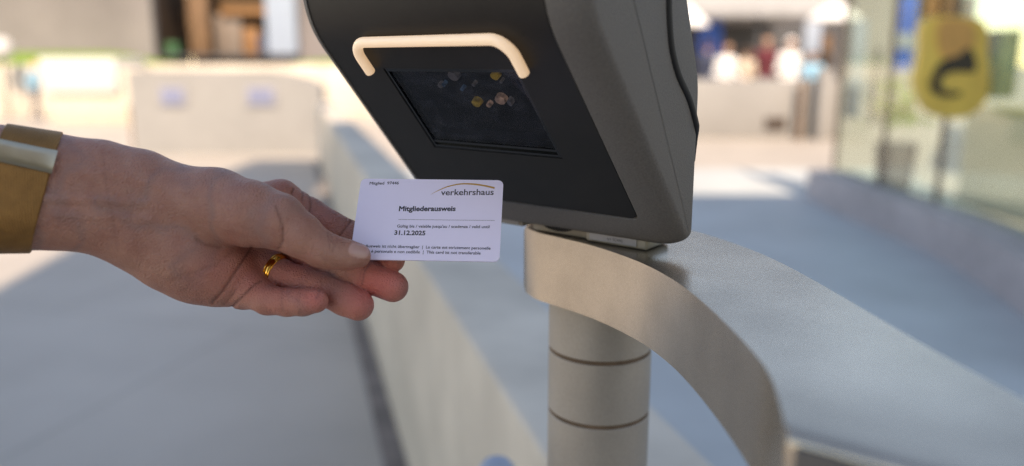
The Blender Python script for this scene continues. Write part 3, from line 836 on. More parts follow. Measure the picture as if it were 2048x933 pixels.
# ------------------------------------------------------------------ ticket reader
AZ, TL = math.radians(39.2), math.radians(40)
rH = Vector((math.cos(AZ), -math.sin(AZ), 0)); rB = Vector((math.sin(AZ), math.cos(AZ), 0)); rZ = Vector((0, 0, 1))
GS = .9333
RO = CAM + Vector((-.027, .525, -.032625)) * GS
RM = Matrix.Translation(RO) @ Matrix((rH, rB, rZ)).transposed().to_4x4() @ Matrix.Scale(GS, 4)    # local axes: h, b, z (metres)
reader = empty('ticket_reader', RO, 'grey wedge shaped ticket reader with black front, dark screen and glowing bracket light', 'ticket reader')
reader.rotation_euler = (0, 0, -AZ); reader.scale = (GS, GS, GS)
R_FR, S0 = .065, -.0545
LARC = R_FR * math.radians(35)
def front_pt(s):
    """front profile: returns (b, z, nb, nz); s runs down the face in metres"""
    if s >= S0: return s * math.sin(TL), -s * math.cos(TL), -math.cos(TL), -math.sin(TL)
    p0 = (S0 * math.sin(TL), -S0 * math.cos(TL)); n0 = (-math.cos(TL), -math.sin(TL))
    c = (p0[0] - R_FR * n0[0], p0[1] - R_FR * n0[1])
    ph = min((S0 - s) / R_FR, math.radians(35)); tt = TL - ph
    n = (-math.cos(tt), -math.sin(tt)); q = [c[0] + R_FR * n[0], c[1] + R_FR * n[1]]
    if s < S0 - LARC:
        e = S0 - LARC - s; q[0] -= e * math.sin(tt); q[1] += e * math.cos(tt)
    return q[0], q[1], n[0], n[1]
def FS(h, s, off=0.0):
    b, z, nb, nz = front_pt(s); return Vector((h, b + nb * off, z + nz * off))
def arc_corner(p, d0, d1, R, n=8):
    d0 = Vector(d0).normalized(); d1 = Vector(d1).normalized(); p = Vector(p)
    ang = math.acos(max(-1, min(1, d0.dot(d1)))); tl = R * math.tan(ang / 2)
    a = p - d0 * tl; side = 1 if d0.x * d1.y - d0.y * d1.x > 0 else -1
    nrm = Vector((-d0.y, d0.x)) * side; c = a + nrm * R
    out = []
    for i in range(n + 1):
        th = ang * i / n * side
        v = -nrm; out.append(c + R * Vector((v.x * math.cos(th) - v.y * math.sin(th), v.x * math.sin(th) + v.y * math.cos(th))))
    return out
# outline of the side view (b, z), running down the front, round the foot and up the back
S_END = .112
prof = [Vector(front_pt(s)[:2]) for s in np.linspace(-.165, .0985, 44)]
foot = Vector(front_pt(S_END)[:2])
dn = Vector((math.sin(TL), -math.cos(TL)))
BK = .090
prof += arc_corner(foot, dn, (1, 0), .0125, 6)
prof += arc_corner((BK, foot.y), (1, 0), (0, 1), .0115, 8)
prof += arc_corner((BK, .022), (0, 1), (-.42, 1), .06, 6)
prof += arc_corner((.058, .098), (-.42, 1), (-.05, 1), .06, 6)
topz = front_pt(-.165)[1] + .012
prof += arc_corner((.054, topz), (-.05, 1), (-1, 0), .02, 6)
fp = Vector(front_pt(-.165)[:2])
prof += arc_corner((fp.x - .001, topz), (-1, 0), (-.0, -1), .0115, 5)
# drop near-duplicates, compute inward normals
pr2 = []
for p_ in prof:
    if not pr2 or (p_ - pr2[-1]).length > .0006: pr2.append(p_)
prof = pr2; NP = len(prof)
nrm = []
for i in range(NP):
    t_ = (prof[(i + 1) % NP] - prof[i - 1]).normalized(); nrm.append(Vector((-t_.y, t_.x)))   # inward (counter-clockwise outline)
WL, WR = .1085, .1200
def ring(H, ins): return [Vector((H, prof[i].x + nrm[i].x * ins, prof[i].y + nrm[i].y * ins)) for i in range(NP)]
loops = []
IN = .0098
for k in range(7):
    th = math.pi / 2 * k / 6; loops.append(ring(-WL + .007 * (1 - math.sin(th)), IN * .6 * (1 - math.cos(th))) if False else ring(-WL + .007 * (1 - math.cos(math.pi / 2 - (math.pi / 2 - th)) ) , .006 * (1 - math.sin(th))))
for k in range(11):
    th = math.pi / 2 * k / 10; loops.append(ring(WR - .022 * (1 - math.sin(th)), IN * (1 - math.cos(th))))
hb = bmesh.new()
LV = [[hb.verts.new(v) for v in lp] for lp in loops]
for A_, B_ in zip(LV, LV[1:]):
    for i in range(NP): hb.faces.new((A_[i], A_[(i + 1) % NP], B_[(i + 1) % NP], B_[i]))
hb.faces.new(LV[0][::-1]); hb.faces.new(LV[-1])
bmesh.ops.recalc_face_normals(hb, faces=hb.faces[:])
hme = bpy.data.meshes.new('housing'); hb.to_mesh(hme); hb.free()

def sheet(hl, hr, s0, s1, rad, o_top, o_bot, flare=0.0, step=.006):
    """closed slab following the front curve; rows along s, rounded lower corners; outer face o_top, inner o_bot"""
    rows = [s for s in np.arange(s0, s1 - rad, step)] + [s1 - rad + rad * math.sin(a) for a in np.linspace(0, math.pi / 2, 9)]
    bm = bmesh.new(); T = []; Bt = []
    for s in rows:
        e = max(0, s - (s1 - rad)); cut = rad - math.sqrt(max(rad * rad - e * e, 0))
        l, r = hl + cut, hr - cut
        hs = [l + (r - l) * i / 12 for i in range(13)]
        fl = flare
        sx = [(h - (hl + hr) / 2) for h in hs]
        T.append([bm.verts.new(FS(h + fl * (1 if x > 0 else -1) * (abs(x) > .3 * abs(r - l)) , s + (fl if s > s1 - rad * .6 else 0), o_top)) for h, x in zip(hs, sx)])
        Bt.append([bm.verts.new(FS(h, s, o_bot)) for h in hs])
    n = len(rows)
    for j in range(n - 1):
        for i in range(12):
            bm.faces.new((T[j][i], T[j][i + 1], T[j + 1][i + 1], T[j + 1][i])); bm.faces.new((Bt[j][i], Bt[j + 1][i], Bt[j + 1][i + 1], Bt[j][i + 1]))
        bm.faces.new((T[j][0], T[j + 1][0], Bt[j + 1][0], Bt[j][0])); bm.faces.new((T[j][12], Bt[j][12], Bt[j + 1][12], T[j + 1][12]))
    for i in range(12):
        bm.faces.new((T[0][i], Bt[0][i], Bt[0][i + 1], T[0][i + 1])); bm.faces.new((T[-1][i], T[-1][i + 1], Bt[-1][i + 1], Bt[-1][i]))
    bmesh.ops.recalc_face_normals(bm, faces=bm.faces[:])
    me = bpy.data.meshes.new('sheet'); bm.to_mesh(me); bm.free(); return me

def cut_mesh(base_me, cutters, name):
    bo = bpy.data.objects.new('tmp_base', base_me); COL.objects.link(bo); tmp = [bo]
    for cme in cutters:
        co = bpy.data.objects.new('tmp_cut', cme); COL.objects.link(co); tmp.append(co)
        md = bo.modifiers.new('cut', 'BOOLEAN'); md.operation = 'DIFFERENCE'; md.object = co; md.solver = 'EXACT'
    dg = bpy.context.evaluated_depsgraph_get(); dg.update()
    me = bpy.data.meshes.new_from_object(bo.evaluated_get(dg)); me.name = name
    for t_ in tmp: bpy.data.objects.remove(t_)
    return me

PH0, PH1, PS1 = -.1005, .0945, .0885
STOP = -.150
cutter = sheet(PH0, PH1, STOP, PS1, .006, .004, -.0034, .0012)
hme = cut_mesh(hme, [cutter], 'housing'); smooth(hme, 38)
house = link('housing', hme, M['housing'], reader)
SW, SH = .0570, .0366
def slab(h0, h1, s0, s1, o1, o0):
    bm = bmesh.new()
    v = [bm.verts.new(FS(h, s, o_)) for h in (h0, h1) for s in (s0, s1) for o_ in (o0, o1)]
    for q in ((0, 1, 3, 2), (4, 6, 7, 5), (0, 4, 5, 1), (2, 3, 7, 6), (0, 2, 6, 4), (1, 5, 7, 3)): bm.faces.new([v[i] for i in q])
    bmesh.ops.recalc_face_normals(bm, faces=bm.faces[:])
    me = bpy.data.meshes.new('slab'); bm.to_mesh(me); bm.free(); return me
pme = sheet(PH0 + .0006, PH1 - .0006, STOP + .001, PS1 - .0006, .0055, -.0006, -.0030)
pme = cut_mesh(pme, [slab(-SW, SW, -SH, SH, .01, -.02)], 'front_panel'); smooth(pme, 35)
panel = link('front_panel', pme, M['panel'], reader)
# the housing is solid behind the panel: open it behind the screen
hole = slab(-SW - .002, SW + .002, -SH - .002, SH + .002, -.002, -.024)
hm2 = cut_mesh(house.data.copy(), [hole], 'housing'); smooth(hm2, 38); house.data = hm2
if not len(hm2.materials): hm2.materials.append(M['housing'])
# screen frame: four bars with a stepped lip, glass, and what is seen behind the glass
fb = bmesh.new()
def fbar(h0, h1, s0, s1, o1, o0, bm=None):
    bm = bm or fb
    v = [bm.verts.new(FS(h, s, o_)) for h in (h0, h1) for s in (s0, s1) for o_ in (o0, o1)]
    for q in ((0, 1, 3, 2), (4, 6, 7, 5), (0, 4, 5, 1), (2, 3, 7, 6), (0, 2, 6, 4), (1, 5, 7, 3)): bm.faces.new([v[i] for i in q])
fr = .0026
for (w0, o1) in ((0.0, -.0012),):
    a, b_ = SW - .0003 - w0, SH - .0003 - w0
    fbar(-a, a, -b_, -b_ + fr - .0002, o1, -.009); fbar(-a, a, b_ - fr + .0002, b_, o1, -.009)
    fbar(-a, -a + fr - .0002, -b_ + fr, b_ - fr, o1, -.009); fbar(a - fr + .0002, a, -b_ + fr, b_ - fr, o1, -.009)
# sloping sill along the lower edge
fbar(-SW + .0030, SW - .0030, SH - .0070, SH - .0050, -.0016, -.009); fbar(-SW + .0030, SW - .0030, SH - .0046, SH - .0029, -.0026, -.009)
bmesh.ops.recalc_face_normals(fb, faces=fb.faces[:])
me = bpy.data.meshes.new('screen_frame'); fb.to_mesh(me); fb.free()
frame = link('screen_frame', me, M['gloss_black'], reader)
g_me = slab(-SW + .0029, SW - .0029, -SH + .0029, SH - .0072, -.0022, -.0036)
pane = link('glass_pane', g_me, M['reader_glass'], reader)
cb = bmesh.new()
fbar(-SW, SW, -SH, SH, -.0200, -.0225, cb)
fbar(-SW, -SW + .002, -SH, SH, -.0095, -.0199, cb); fbar(SW - .002, SW, -SH, SH, -.0095, -.0199, cb)
fbar(-SW + .002, SW - .002, -SH, -SH + .002, -.0095, -.0199, cb); fbar(-SW + .002, SW - .002, SH - .002, SH, -.0095, -.0199, cb)
bmesh.ops.recalc_face_normals(cb, faces=cb.faces[:])
me = bpy.data.meshes.new('optics_tray'); cb.to_mesh(me); cb.free()
tray = link('optics_tray', me, M['cavity'], reader)
RMi = RM.inverted()
def in_tray(px, py, off=-.017):
    d = RMi.to_3x3() @ ray(px, py); c0 = RMi @ CAM
    n = Vector((0, -math.cos(TL), -math.sin(TL))); t_ = (n * off - c0).dot(n) / d.dot(n); p_ = c0 + d * t_
    return p_.x, p_.y * math.sin(TL) - p_.z * math.cos(TL)
def chip(px, py, rx, ry, m, name, n=44, power=2.0, off=-.017):
    h, s = in_tray(px, py, off); bm = bmesh.new(); A_ = []; B_ = []
    for i in range(n):
        a = 2 * math.pi * i / n; c_, s_ = math.cos(a), math.sin(a)
        e = 2 / power; x = rx * abs(c_) ** e * (1 if c_ >= 0 else -1); y = ry * abs(s_) ** e * (1 if s_ >= 0 else -1)
        A_.append(bm.verts.new(FS(h + x, s + y, off + .001))); B_.append(bm.verts.new(FS(h + x * 1.1, s + y * 1.1, off - .0029)))
    bm.faces.new(A_); bm.faces.new(B_[::-1])
    for i in range(n): bm.faces.new((A_[i], B_[i], B_[(i + 1) % n], A_[(i + 1) % n]))
    bmesh.ops.recalc_face_normals(bm, faces=bm.faces[:])
    me = bpy.data.meshes.new(name); bm.to_mesh(me); bm.free()
    return link(name, me, m, tray)
chip(953, 206, .0034, .0030, M['led_yellow'], 'yellow_lamp')
chip(1001, 200, .0040, .0034, M['led_pink'], 'pink_lamp')
chip(990, 152, .0030, .0028, M['led_yellow'], 'yellow_lamp')
chip(907, 152, .0040, .0036, M['lens'], 'round_lens')
chip(978, 210, .0016, .0018, M['led_pink'], 'small_lamp')
chip(881, 171, .0018, .0018, M['lens'], 'small_lens'); chip(888, 169, .0012, .0014, M['led_blue'], 'blue_chip')
chip(925, 178, .0014, .0012, M['led_blue'], 'blue_chip'); chip(948, 169, .0012, .0013, M['lens'], 'small_lens')
chip(1003, 163, .0010, .0010, M['lens'], 'small_lens'); chip(1020, 205, .0016, .0026, M['lens'], 'small_lens')

# glowing bracket-shaped light
def lamp_path():
    Hc, st, sl, rc = .0655, -.0612, -.0375, .0125
    p = [(-Hc, sl), (-Hc, st + rc + .004)]
    p += [(-Hc + rc - rc * math.cos(a), st + rc - rc * math.sin(a)) for a in np.linspace(.1, math.pi / 2, 9)]
    p += [(-Hc + rc + (2 * Hc - 2 * rc) * i / 12, st) for i in range(1, 12)]
    p += [(Hc - rc + rc * math.sin(a), st + rc - rc * math.cos(a)) for a in np.linspace(0, math.pi / 2 - .1, 9)]
    p += [(Hc, st + rc + .004), (Hc, sl)]
    return [FS(h, s, .0036) for h, s in p]
lb = MB(); lb.tube(lamp_path(), .0034, 24)
link('indicator_light', lb.mesh('indicator_light', 80), M['lamp'], reader)

# seam with its rubber gasket on the right side wall
seam = [(37.0, 160), (37.2, 110), (37.6, 80), (37.9, 67.9), (40.1, 54), (44.3, 39.8), (53.6, 25.2), (69.4, 9.8), (82.2, -9.6), (86.5, -21), (89, -30)]
sp = catmull([(b / 1000, z / 1000) for b, z in seam], 6)
sb = MB(); sb.tube([Vector((WR - .0002 - (max(0, b - .081) * .75), b, z)) for b, z in sp], .0025, 10)
link('seam_gasket', sb.mesh('seam_gasket', 80), M['gasket'], reader)

# foot: mounting base, bracket with cable opening, label plates
zfoot = foot.y
zbm = ((HC - ZB) - RO.z) / GS
def lbox(h0, h1, b0, b1, z0, z1, name, m, parent=reader, bevel=.0015):
    o_ = link(name, MB().box((h0, b0, z0), (h1, b1, z1), bevel, None, 3).mesh(name), m, parent); return o_
base = lbox(.0400, .0900, .0765, .108, zbm + .0004, zfoot + .0015, 'mount_base', M['mount'], bevel=.0022)
lbox(.0440, .0825, .0757, .0766, zbm + .0022, zfoot + .0003, 'label_plate', M['label'], base, .0003)
brk = lbox(-.0120, .0385, .082, .150, zbm + .0004, zfoot + .0015, 'mount_bracket', M['mount'], bevel=.002)
ck = MB(); nseg = 20
ring_a = [ck.bm.verts.new((.012 + .0155 * math.cos(math.pi * i / nseg), .0815, zfoot + .0016 - .0058 * math.sin(math.pi * i / nseg))) for i in range(nseg + 1)]
ring_b = [ck.bm.verts.new((v.co.x, .0835, v.co.z)) for v in ring_a]
ck.bm.faces.new(ring_a); ck.bm.faces.new(ring_b[::-1])
for i in range(nseg): ck.bm.faces.new((ring_a[i], ring_b[i], ring_b[i + 1], ring_a[i + 1]))
link('cable_opening', ck.mesh('cable_opening'), M['cavity'], brk)
p2 = lbox(-.075, -.018, .078, .125, zbm + .003, zfoot + .0015, 'mount_base', M['mount'], bevel=.0012)
lbox(-.072, -.0215, .0772, .0781, zbm + .0046, zfoot + .0003, 'label_plate', M['label'], p2, .0003)

#@TEXT
def text_mesh(name, body, width, bold=0.0, align='LEFT'):
    cu = bpy.data.curves.new(name, 'FONT'); cu.body = body; cu.size = 1.0; cu.align_x = align
    cu.bevel_depth = bold; cu.bevel_resolution = 0; cu.fill_mode = 'BOTH'; cu.extrude = 0.0; cu.resolution_u = 4
    to = bpy.data.objects.new(name, cu); COL.objects.link(to)
    dg = bpy.context.evaluated_depsgraph_get(); dg.update()
    me = bpy.data.meshes.new_from_object(to.evaluated_get(dg)); me.name = name
    bpy.data.objects.remove(to)
    co = np.empty(len(me.vertices) * 3); me.vertices.foreach_get('co', co); co = co.reshape(-1, 3)
    x0, x1 = co[:, 0].min(), co[:, 0].max(); k = width / (x1 - x0)
    co[:, 0] = (co[:, 0] - x0) * k; co[:, 1] *= k; co[:, 2] *= .00002 / max(bold, 1e-3)
    return me, co

def plate_text(body, width, h, b, z, parent):
    me, co = text_mesh('label_text', body, width, .0)
    me.vertices.foreach_set('co', np.stack([co[:, 0] + h, np.full(len(co), b), co[:, 1] + z], 1).ravel()); me.update()
    link('label_text', me, M['ink'], parent)
plate_text('(e+ SCAN)', .0125, .0590, .0755, zbm + .0040, base)

# ------------------------------------------------------------------ card
CX = Vector((.99871273, -.0504509, -.00525249)); CN = Vector((.03517611, .76347583, -.64487774)); CZ = Vector((.03654481, .64386285, .7642677))
CT = Vector((-.04886199, .45771313, 1.16079033))
CMW = Matrix((CX, CN, CZ)).transposed().to_4x4(); CMW.translation = CT
card = empty('membership_card', CT, 'white plastic membership card with black print held between thumb and fingers', 'card')
card.rotation_euler = CMW.to_euler()
def card_obj(name, me, m): return link(name, me, m, card)
cb = MB(); W2, H2, RC = .0428, .0270, .0032
outl = []
for cx, cz, a0 in ((W2 - RC, H2 - RC, 0), (-W2 + RC, H2 - RC, 90), (-W2 + RC, -H2 + RC, 180), (W2 - RC, -H2 + RC, 270)):
    for k in range(9): a = math.radians(a0 + 90 * k / 8); outl.append((cx + RC * math.cos(a), cz + RC * math.sin(a)))
A_ = [cb.bm.verts.new((x, 0, z)) for x, z in outl]; B_ = [cb.bm.verts.new((x, .00076, z)) for x, z in outl]
f_ = cb.bm.faces.new(A_); cb.bm.faces.new(B_[::-1])
for i in range(len(outl)): cb.bm.faces.new((A_[i], B_[i], B_[(i + 1) % len(outl)], A_[(i + 1) % len(outl)]))
bmesh.ops.bevel(cb.bm, geom=list(f_.edges), offset=.00012, segments=2, affect='EDGES')
card_obj('card_body', cb.mesh('card_body', 30), M['card'])
def card_text(name, body, u0, v0, u1, v1, m, bold=0.0):
    me, co = text_mesh(name, body, (u1 - u0) / 1000, bold)
    sl = (v1 - v0) / (u1 - u0)
    me.vertices.foreach_set('co', np.stack([co[:, 0] + u0 / 1000, -.00007 - co[:, 2], co[:, 1] + v0 / 1000 + co[:, 0] * sl], 1).ravel()); me.update()
    card_obj(name, me, m)
card_text('member_number', 'Mitglied  97446', -37.3, 22.7, -19.7, 23.2, M['ink'], .014)
card_text('logo_wordmark', 'verkehrshaus', 6.1, 16.0, 37.4, 16.8, M['ink2'], .012)
card_text('card_title', 'Mitgliederausweis', -17.8, 4.9, 15.6, 5.5, M['ink'], .030)
card_text('validity_text', "Gültig bis / valable jusqu'au / scadenza / valid until", -17.7, -6.1, 36.1, -5.6, M['ink'], .012)
card_text('validity_date', '31.12.2025', -18.8, -10.9, -.8, -10.9, M['ink'], .028)
card_text('small_print', 'Ausweis ist nicht übertragbar  |  La carte est strictement personelle', -34.7, -19.3, 37.4, -19.5, M['ink'], .014)
card_text('small_print', 'ra è personale e non cedibile  |  This card ist not transferable', -33.7, -22.6, 31.9, -22.7, M['ink'], .014)
me = bpy.data.meshes.new('rule_line')
me.from_pydata([(-.0174, -.00006, -.0009), (.0389, -.00006, -.0006), (.0389, -.00006, -.0004), (-.0174, -.00006, -.0007)], [], [(0, 1, 2, 3)])
card_obj('rule_line', me, M['ink2'])
# the golden arc of the logo, thin at the left and broad at the right
top_c = catmull([(0.2, 16.6), (4.5, 19.6), (10, 22.5), (17, 24.4), (24, 24.6), (31, 23.7), (37.9, 22.1)], 6)
low_c = catmull([(0.2, 16.5), (4.7, 19.2), (10.2, 21.8), (17, 23.5), (24, 23.55), (31, 22.6), (37.7, 20.9)], 6)
vs_ = [(x / 1000, -.00006, z / 1000) for x, z in top_c] + [(x / 1000, -.00006, z / 1000) for x, z in low_c]; n_ = len(top_c)
me = bpy.data.meshes.new('logo_arc'); me.from_pydata(vs_, [], [(i, i + 1, n_ + i + 1, n_ + i) for i in range(n_ - 1)]); me.update()
card_obj('logo_arc', me, M['gold_ink'])

#@HAND
# ------------------------------------------------------------------ hand and forearm
D0 = 461.0
def L(px, py, z): d = D0 - z; return ((px - 1024) / FPX * d, (466.5 - py) / FPX * d, z)
def node(px, py, z, r): return (L(px, py, z), r * (D0 - z) / FPX)
def nodes(*a): return [node(*q) for q in a]
ARM_UP = nodes((-620, 255, 130, 95), (-160, 318, 56, 78), (0, 328, 38, 75), (110, 343, 26, 73), (200, 354, 18, 72), (280, 374, 11, 73), (350, 402, 7, 72), (430, 411, 7, 72))
ARM_LO = nodes((-620, 420, 130, 100), (-160, 420, 56, 82), (0, 426, 38, 76), (110, 426, 26, 73), (200, 436, 18, 72), (280, 470, 10, 73), (340, 502, 2, 75), (390, 520, -3, 81), (440, 540, -8, 70), (490, 572, -8, 42))
THUMB = nodes((430, 411, 7, 72), (500, 428, 14, 66), (555, 443, 16, 56), (600, 470, 17, 44), (640, 497, 16, 35.5), (662, 504, 15, 32.5), (692, 510, 13, 29.5), (716, 512, 11.5, 25.5))
META = [nodes((330, 420, -5, 70), (530, 412, -30, 43)), nodes((330, 440, -5, 72), (525, 458, -27, 42)), nodes((330, 460, -3, 72), (515, 515, -22, 42)), nodes((330, 482, 0, 72), (485, 566, -10, 42))]
INDEX = nodes((530, 412, -30, 43), (562, 396, -33, 36), (620, 428, -33, 31), (697, 471, -29, 29.5), (755, 499, -19, 26), (786, 521, -11, 24))
MIDDLE = nodes((525, 458, -27, 40), (590, 489, -23, 34), (640, 520, -20, 33), (690, 540, -13, 32), (732, 553, -9, 31.5), (786, 574, -7, 31))
RING = nodes((512, 520, -20, 38), (560, 549, -12, 30.5), (600, 563, -8, 30), (640, 578, -4, 31), (690, 600, -1, 31), (717, 611, 0, 31))
PINKY = nodes((482, 568, -8, 42), (535, 600, 3, 29.5), (575, 605, 8, 27.5), (606, 605, 11, 26.5), (632, 602, 13, 24.5))
F = Field((-660, -66, -58), (-56, 88, 168), 1.0)
F = Field((-470, -64, -58), (-56, 78, 118), 1.0)
body = F.new()
F.chain(body, ARM_UP, 2); lo_ = F.new(); F.chain(lo_, ARM_LO, 2)
body = smin(body, lo_, 13.0); arm_only = None
meta = F.new()
for m_ in META: F.chain(meta, m_, 6)
meta = meta
body = smin(body, meta, 9.0)
heel = F.new(); a_, ra = node(372, 505, 2, 80); b_, rb = node(410, 530, -2, 72); F.cone(heel, a_, b_, ra, rb)
body = smin(body, heel, 8.0)
th = F.new(); F.chain(th, THUMB, 3)
hand = smin(body, th, 5.0)
# thumb pad: a little fuller below and behind the nail
for ch, k_ in ((INDEX, 6.0), (MIDDLE, 5.0), (RING, 4.0), (PINKY, 4.0)):
    f_ = F.new(); F.chain(f_, ch, 2.5)
    fb_ = smin(body, f_, k_)
    hand = np.minimum(hand, smin(hand, fb_, .6))
del meta, lo_, heel, th

# skin folds: shallow grooves following lines seen on the palm and fingers
CREASE = [
    # polyline (photo pixels), depth mm, half-width mm, nearest / farthest z
    ([(551, 412), (560, 436), (566, 458), (566, 482), (558, 497)], .75, .75, 0, 60),
    ([(503, 494), (487, 520), (468, 548), (446, 582), (424, 606)], 1.0, .8, -60, 30),
    ([(522, 563), (510, 569), (486, 593), (463, 615)], 1.0, .7, -60, 40),
    ([(470, 583), (458, 598), (449, 609)], .45, .7, -60, 40),
    ([(392, 478), (410, 490), (440, 496)], .6, .9, -60, 40),
    ([(470, 500), (430, 530), (380, 548), (340, 560)], .25, 1.2, -60, 40),
    ([(655, 466), (658, 484), (660, 500)], .5, .5, 10, 60), ([(662, 470), (667, 488), (665, 504)], .5, .5, 10, 60), ([(674, 478), (672, 490), (667, 502)], .3, .5, 10, 60),
    ([(702, 443), (690, 458), (678, 474)], .9, .6, -60, 5), ([(694, 440), (686, 452)], .3, .5, -60, 5),
    ([(587, 378), (583, 388), (584, 402)], .8, .6, -60, 5), ([(604, 380), (606, 392), (604, 402)], .6, .6, -60, 5), ([(619, 392), (622, 408), (618, 428)], .9, .6, -60, 5),
    ([(737, 530), (729, 545), (724, 570)], .6, .6, -60, 20), ([(731, 528), (722, 545), (717, 566)], .3, .5, -60, 20),
    ([(645, 566), (640, 580), (632, 598)], .35, .8, -60, 30),
    ([(640, 511), (650, 520), (652, 530)], .25, .6, 8, 40),
    ([(566, 577), (563, 600), (566, 622)], .35, .9, -20, 40), ([(600, 583), (597, 604), (600, 627)], .25, .9, -20, 40),
    ([(206, 300), (214, 380), (226, 440), (236, 500)], .22, 1.1, 0, 80), ([(222, 330), (232, 400), (246, 470)], .2, .9, 0, 80),
]
RIDGE = [([(-100, 372), (110, 398), (230, 402), (290, 408)], .9, 2.4, 0, 90), ([(110, 430), (230, 436), (300, 440)], .7, 2.2, 0, 90), ([(150, 350), (240, 350), (320, 372)], .5, 3.0, 0, 90)]
def polyd(px, py, line):
    d = np.full(px.shape, 1e9)
    for (x0, y0), (x1, y1) in zip(line, line[1:]):
        dx, dy = x1 - x0, y1 - y0; t = np.clip(((px - x0) * dx + (py - y0) * dy) / (dx * dx + dy * dy), 0, 1)
        d = np.minimum(d, np.hypot(px - x0 - t * dx, py - y0 - t * dy))
    return d
near = np.argwhere(np.abs(hand) < 2.2)
P_ = near * F.h + F.lo; dd = D0 - P_[:, 2]; px_ = 1024 + FPX * P_[:, 0] / dd; py_ = 466.5 - FPX * P_[:, 1] / dd
val = hand[tuple(near.T)].astype(float)
for sign, lst in ((1, CREASE), (-1, RIDGE)):
    for line, dep, wid, z0, z1 in lst:
        xs = [q[0] for q in line]; ys = [q[1] for q in line]
        m_ = (px_ > min(xs) - 16) & (px_ < max(xs) + 16) & (py_ > min(ys) - 16) & (py_ < max(ys) + 16) & (P_[:, 2] > z0) & (P_[:, 2] < z1)
        if not m_.any(): continue
        d_ = polyd(px_[m_], py_[m_], line) * dd[m_] / FPX
        val[m_] += sign * dep * np.exp(-(d_ / wid) ** 2)
# thumbnail: sunken outline, slightly flattened plate
def nail_uv(px, py):
    c, s = math.cos(.26), math.sin(.26); x, y = px - 717.5, py - 502.5
    return (x * c + y * s) / 21.5, (-x * s + y * c) / 14.5
u_, v_ = nail_uv(px_, py_); rn = (np.abs(u_) ** 3.2 + np.abs(v_) ** 3.2) ** (1 / 3.2)
zz_ = P_[:, 2] > 11
val += np.where(zz_, .62 * np.exp(-((rn - 1.03) / .09) ** 2) * (u_ < .8) - .15 * (rn < .95), 0)
hand[tuple(near.T)] = val
V, Q = surface_net(hand.astype(float), F.lo, F.h)
V = relax(V, Q, 2, .5)
hd = D0 - V[:, 2]; hx = 1024 + FPX * V[:, 0] / hd; hy = 466.5 - FPX * V[:, 1] / hd
WV = np.array(CAM)[None] + (V[:, :1] * np.array(cR) + V[:, 1:2] * np.array(cU) + hd[:, None] * np.array(cF)) / 1000
me = np_mesh('person', WV, Q)
def bl(cx, cy, r, zmin=-99): return np.exp(-(((hx - cx) ** 2 + (hy - cy) ** 2) / r ** 2)) * (V[:, 2] > zmin)
red = np.clip(.68 * bl(780, 575, 45) + .55 * bl(735, 560, 40) + .6 * bl(712, 612, 45) + .7 * bl(630, 600, 28) + .3 * bl(560, 600, 50) + .45 * bl(500, 540, 60) + .45 * bl(600, 530, 50)
              + .35 * bl(650, 440, 50, -99) * (V[:, 2] < 0) + .3 * bl(790, 530, 40) + .2 * bl(420, 560, 60) + .25 * bl(560, 385, 40), 0, 1)
red = red * np.where((V[:, 2] > 8) & (hx > 480) & (hy < 535) & (hx < 745), .25, 1)
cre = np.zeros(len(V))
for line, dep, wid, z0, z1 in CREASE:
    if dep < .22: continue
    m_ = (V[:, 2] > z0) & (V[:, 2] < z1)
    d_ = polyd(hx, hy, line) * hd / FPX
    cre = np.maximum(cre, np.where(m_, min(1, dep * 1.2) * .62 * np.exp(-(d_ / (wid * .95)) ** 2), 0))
u_, v_ = nail_uv(hx, hy); rn = (np.abs(u_) ** 3.2 + np.abs(v_) ** 3.2) ** (1 / 3.2)
nail = np.where((V[:, 2] > 11), np.clip((1.0 - rn) / .12, 0, 1), 0)
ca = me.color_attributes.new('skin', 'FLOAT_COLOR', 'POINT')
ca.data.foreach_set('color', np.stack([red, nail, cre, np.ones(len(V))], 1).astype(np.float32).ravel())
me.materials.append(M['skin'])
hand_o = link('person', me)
tag(hand_o, 'bare left forearm and hand reaching in from the left, thumb over the card', 'person')

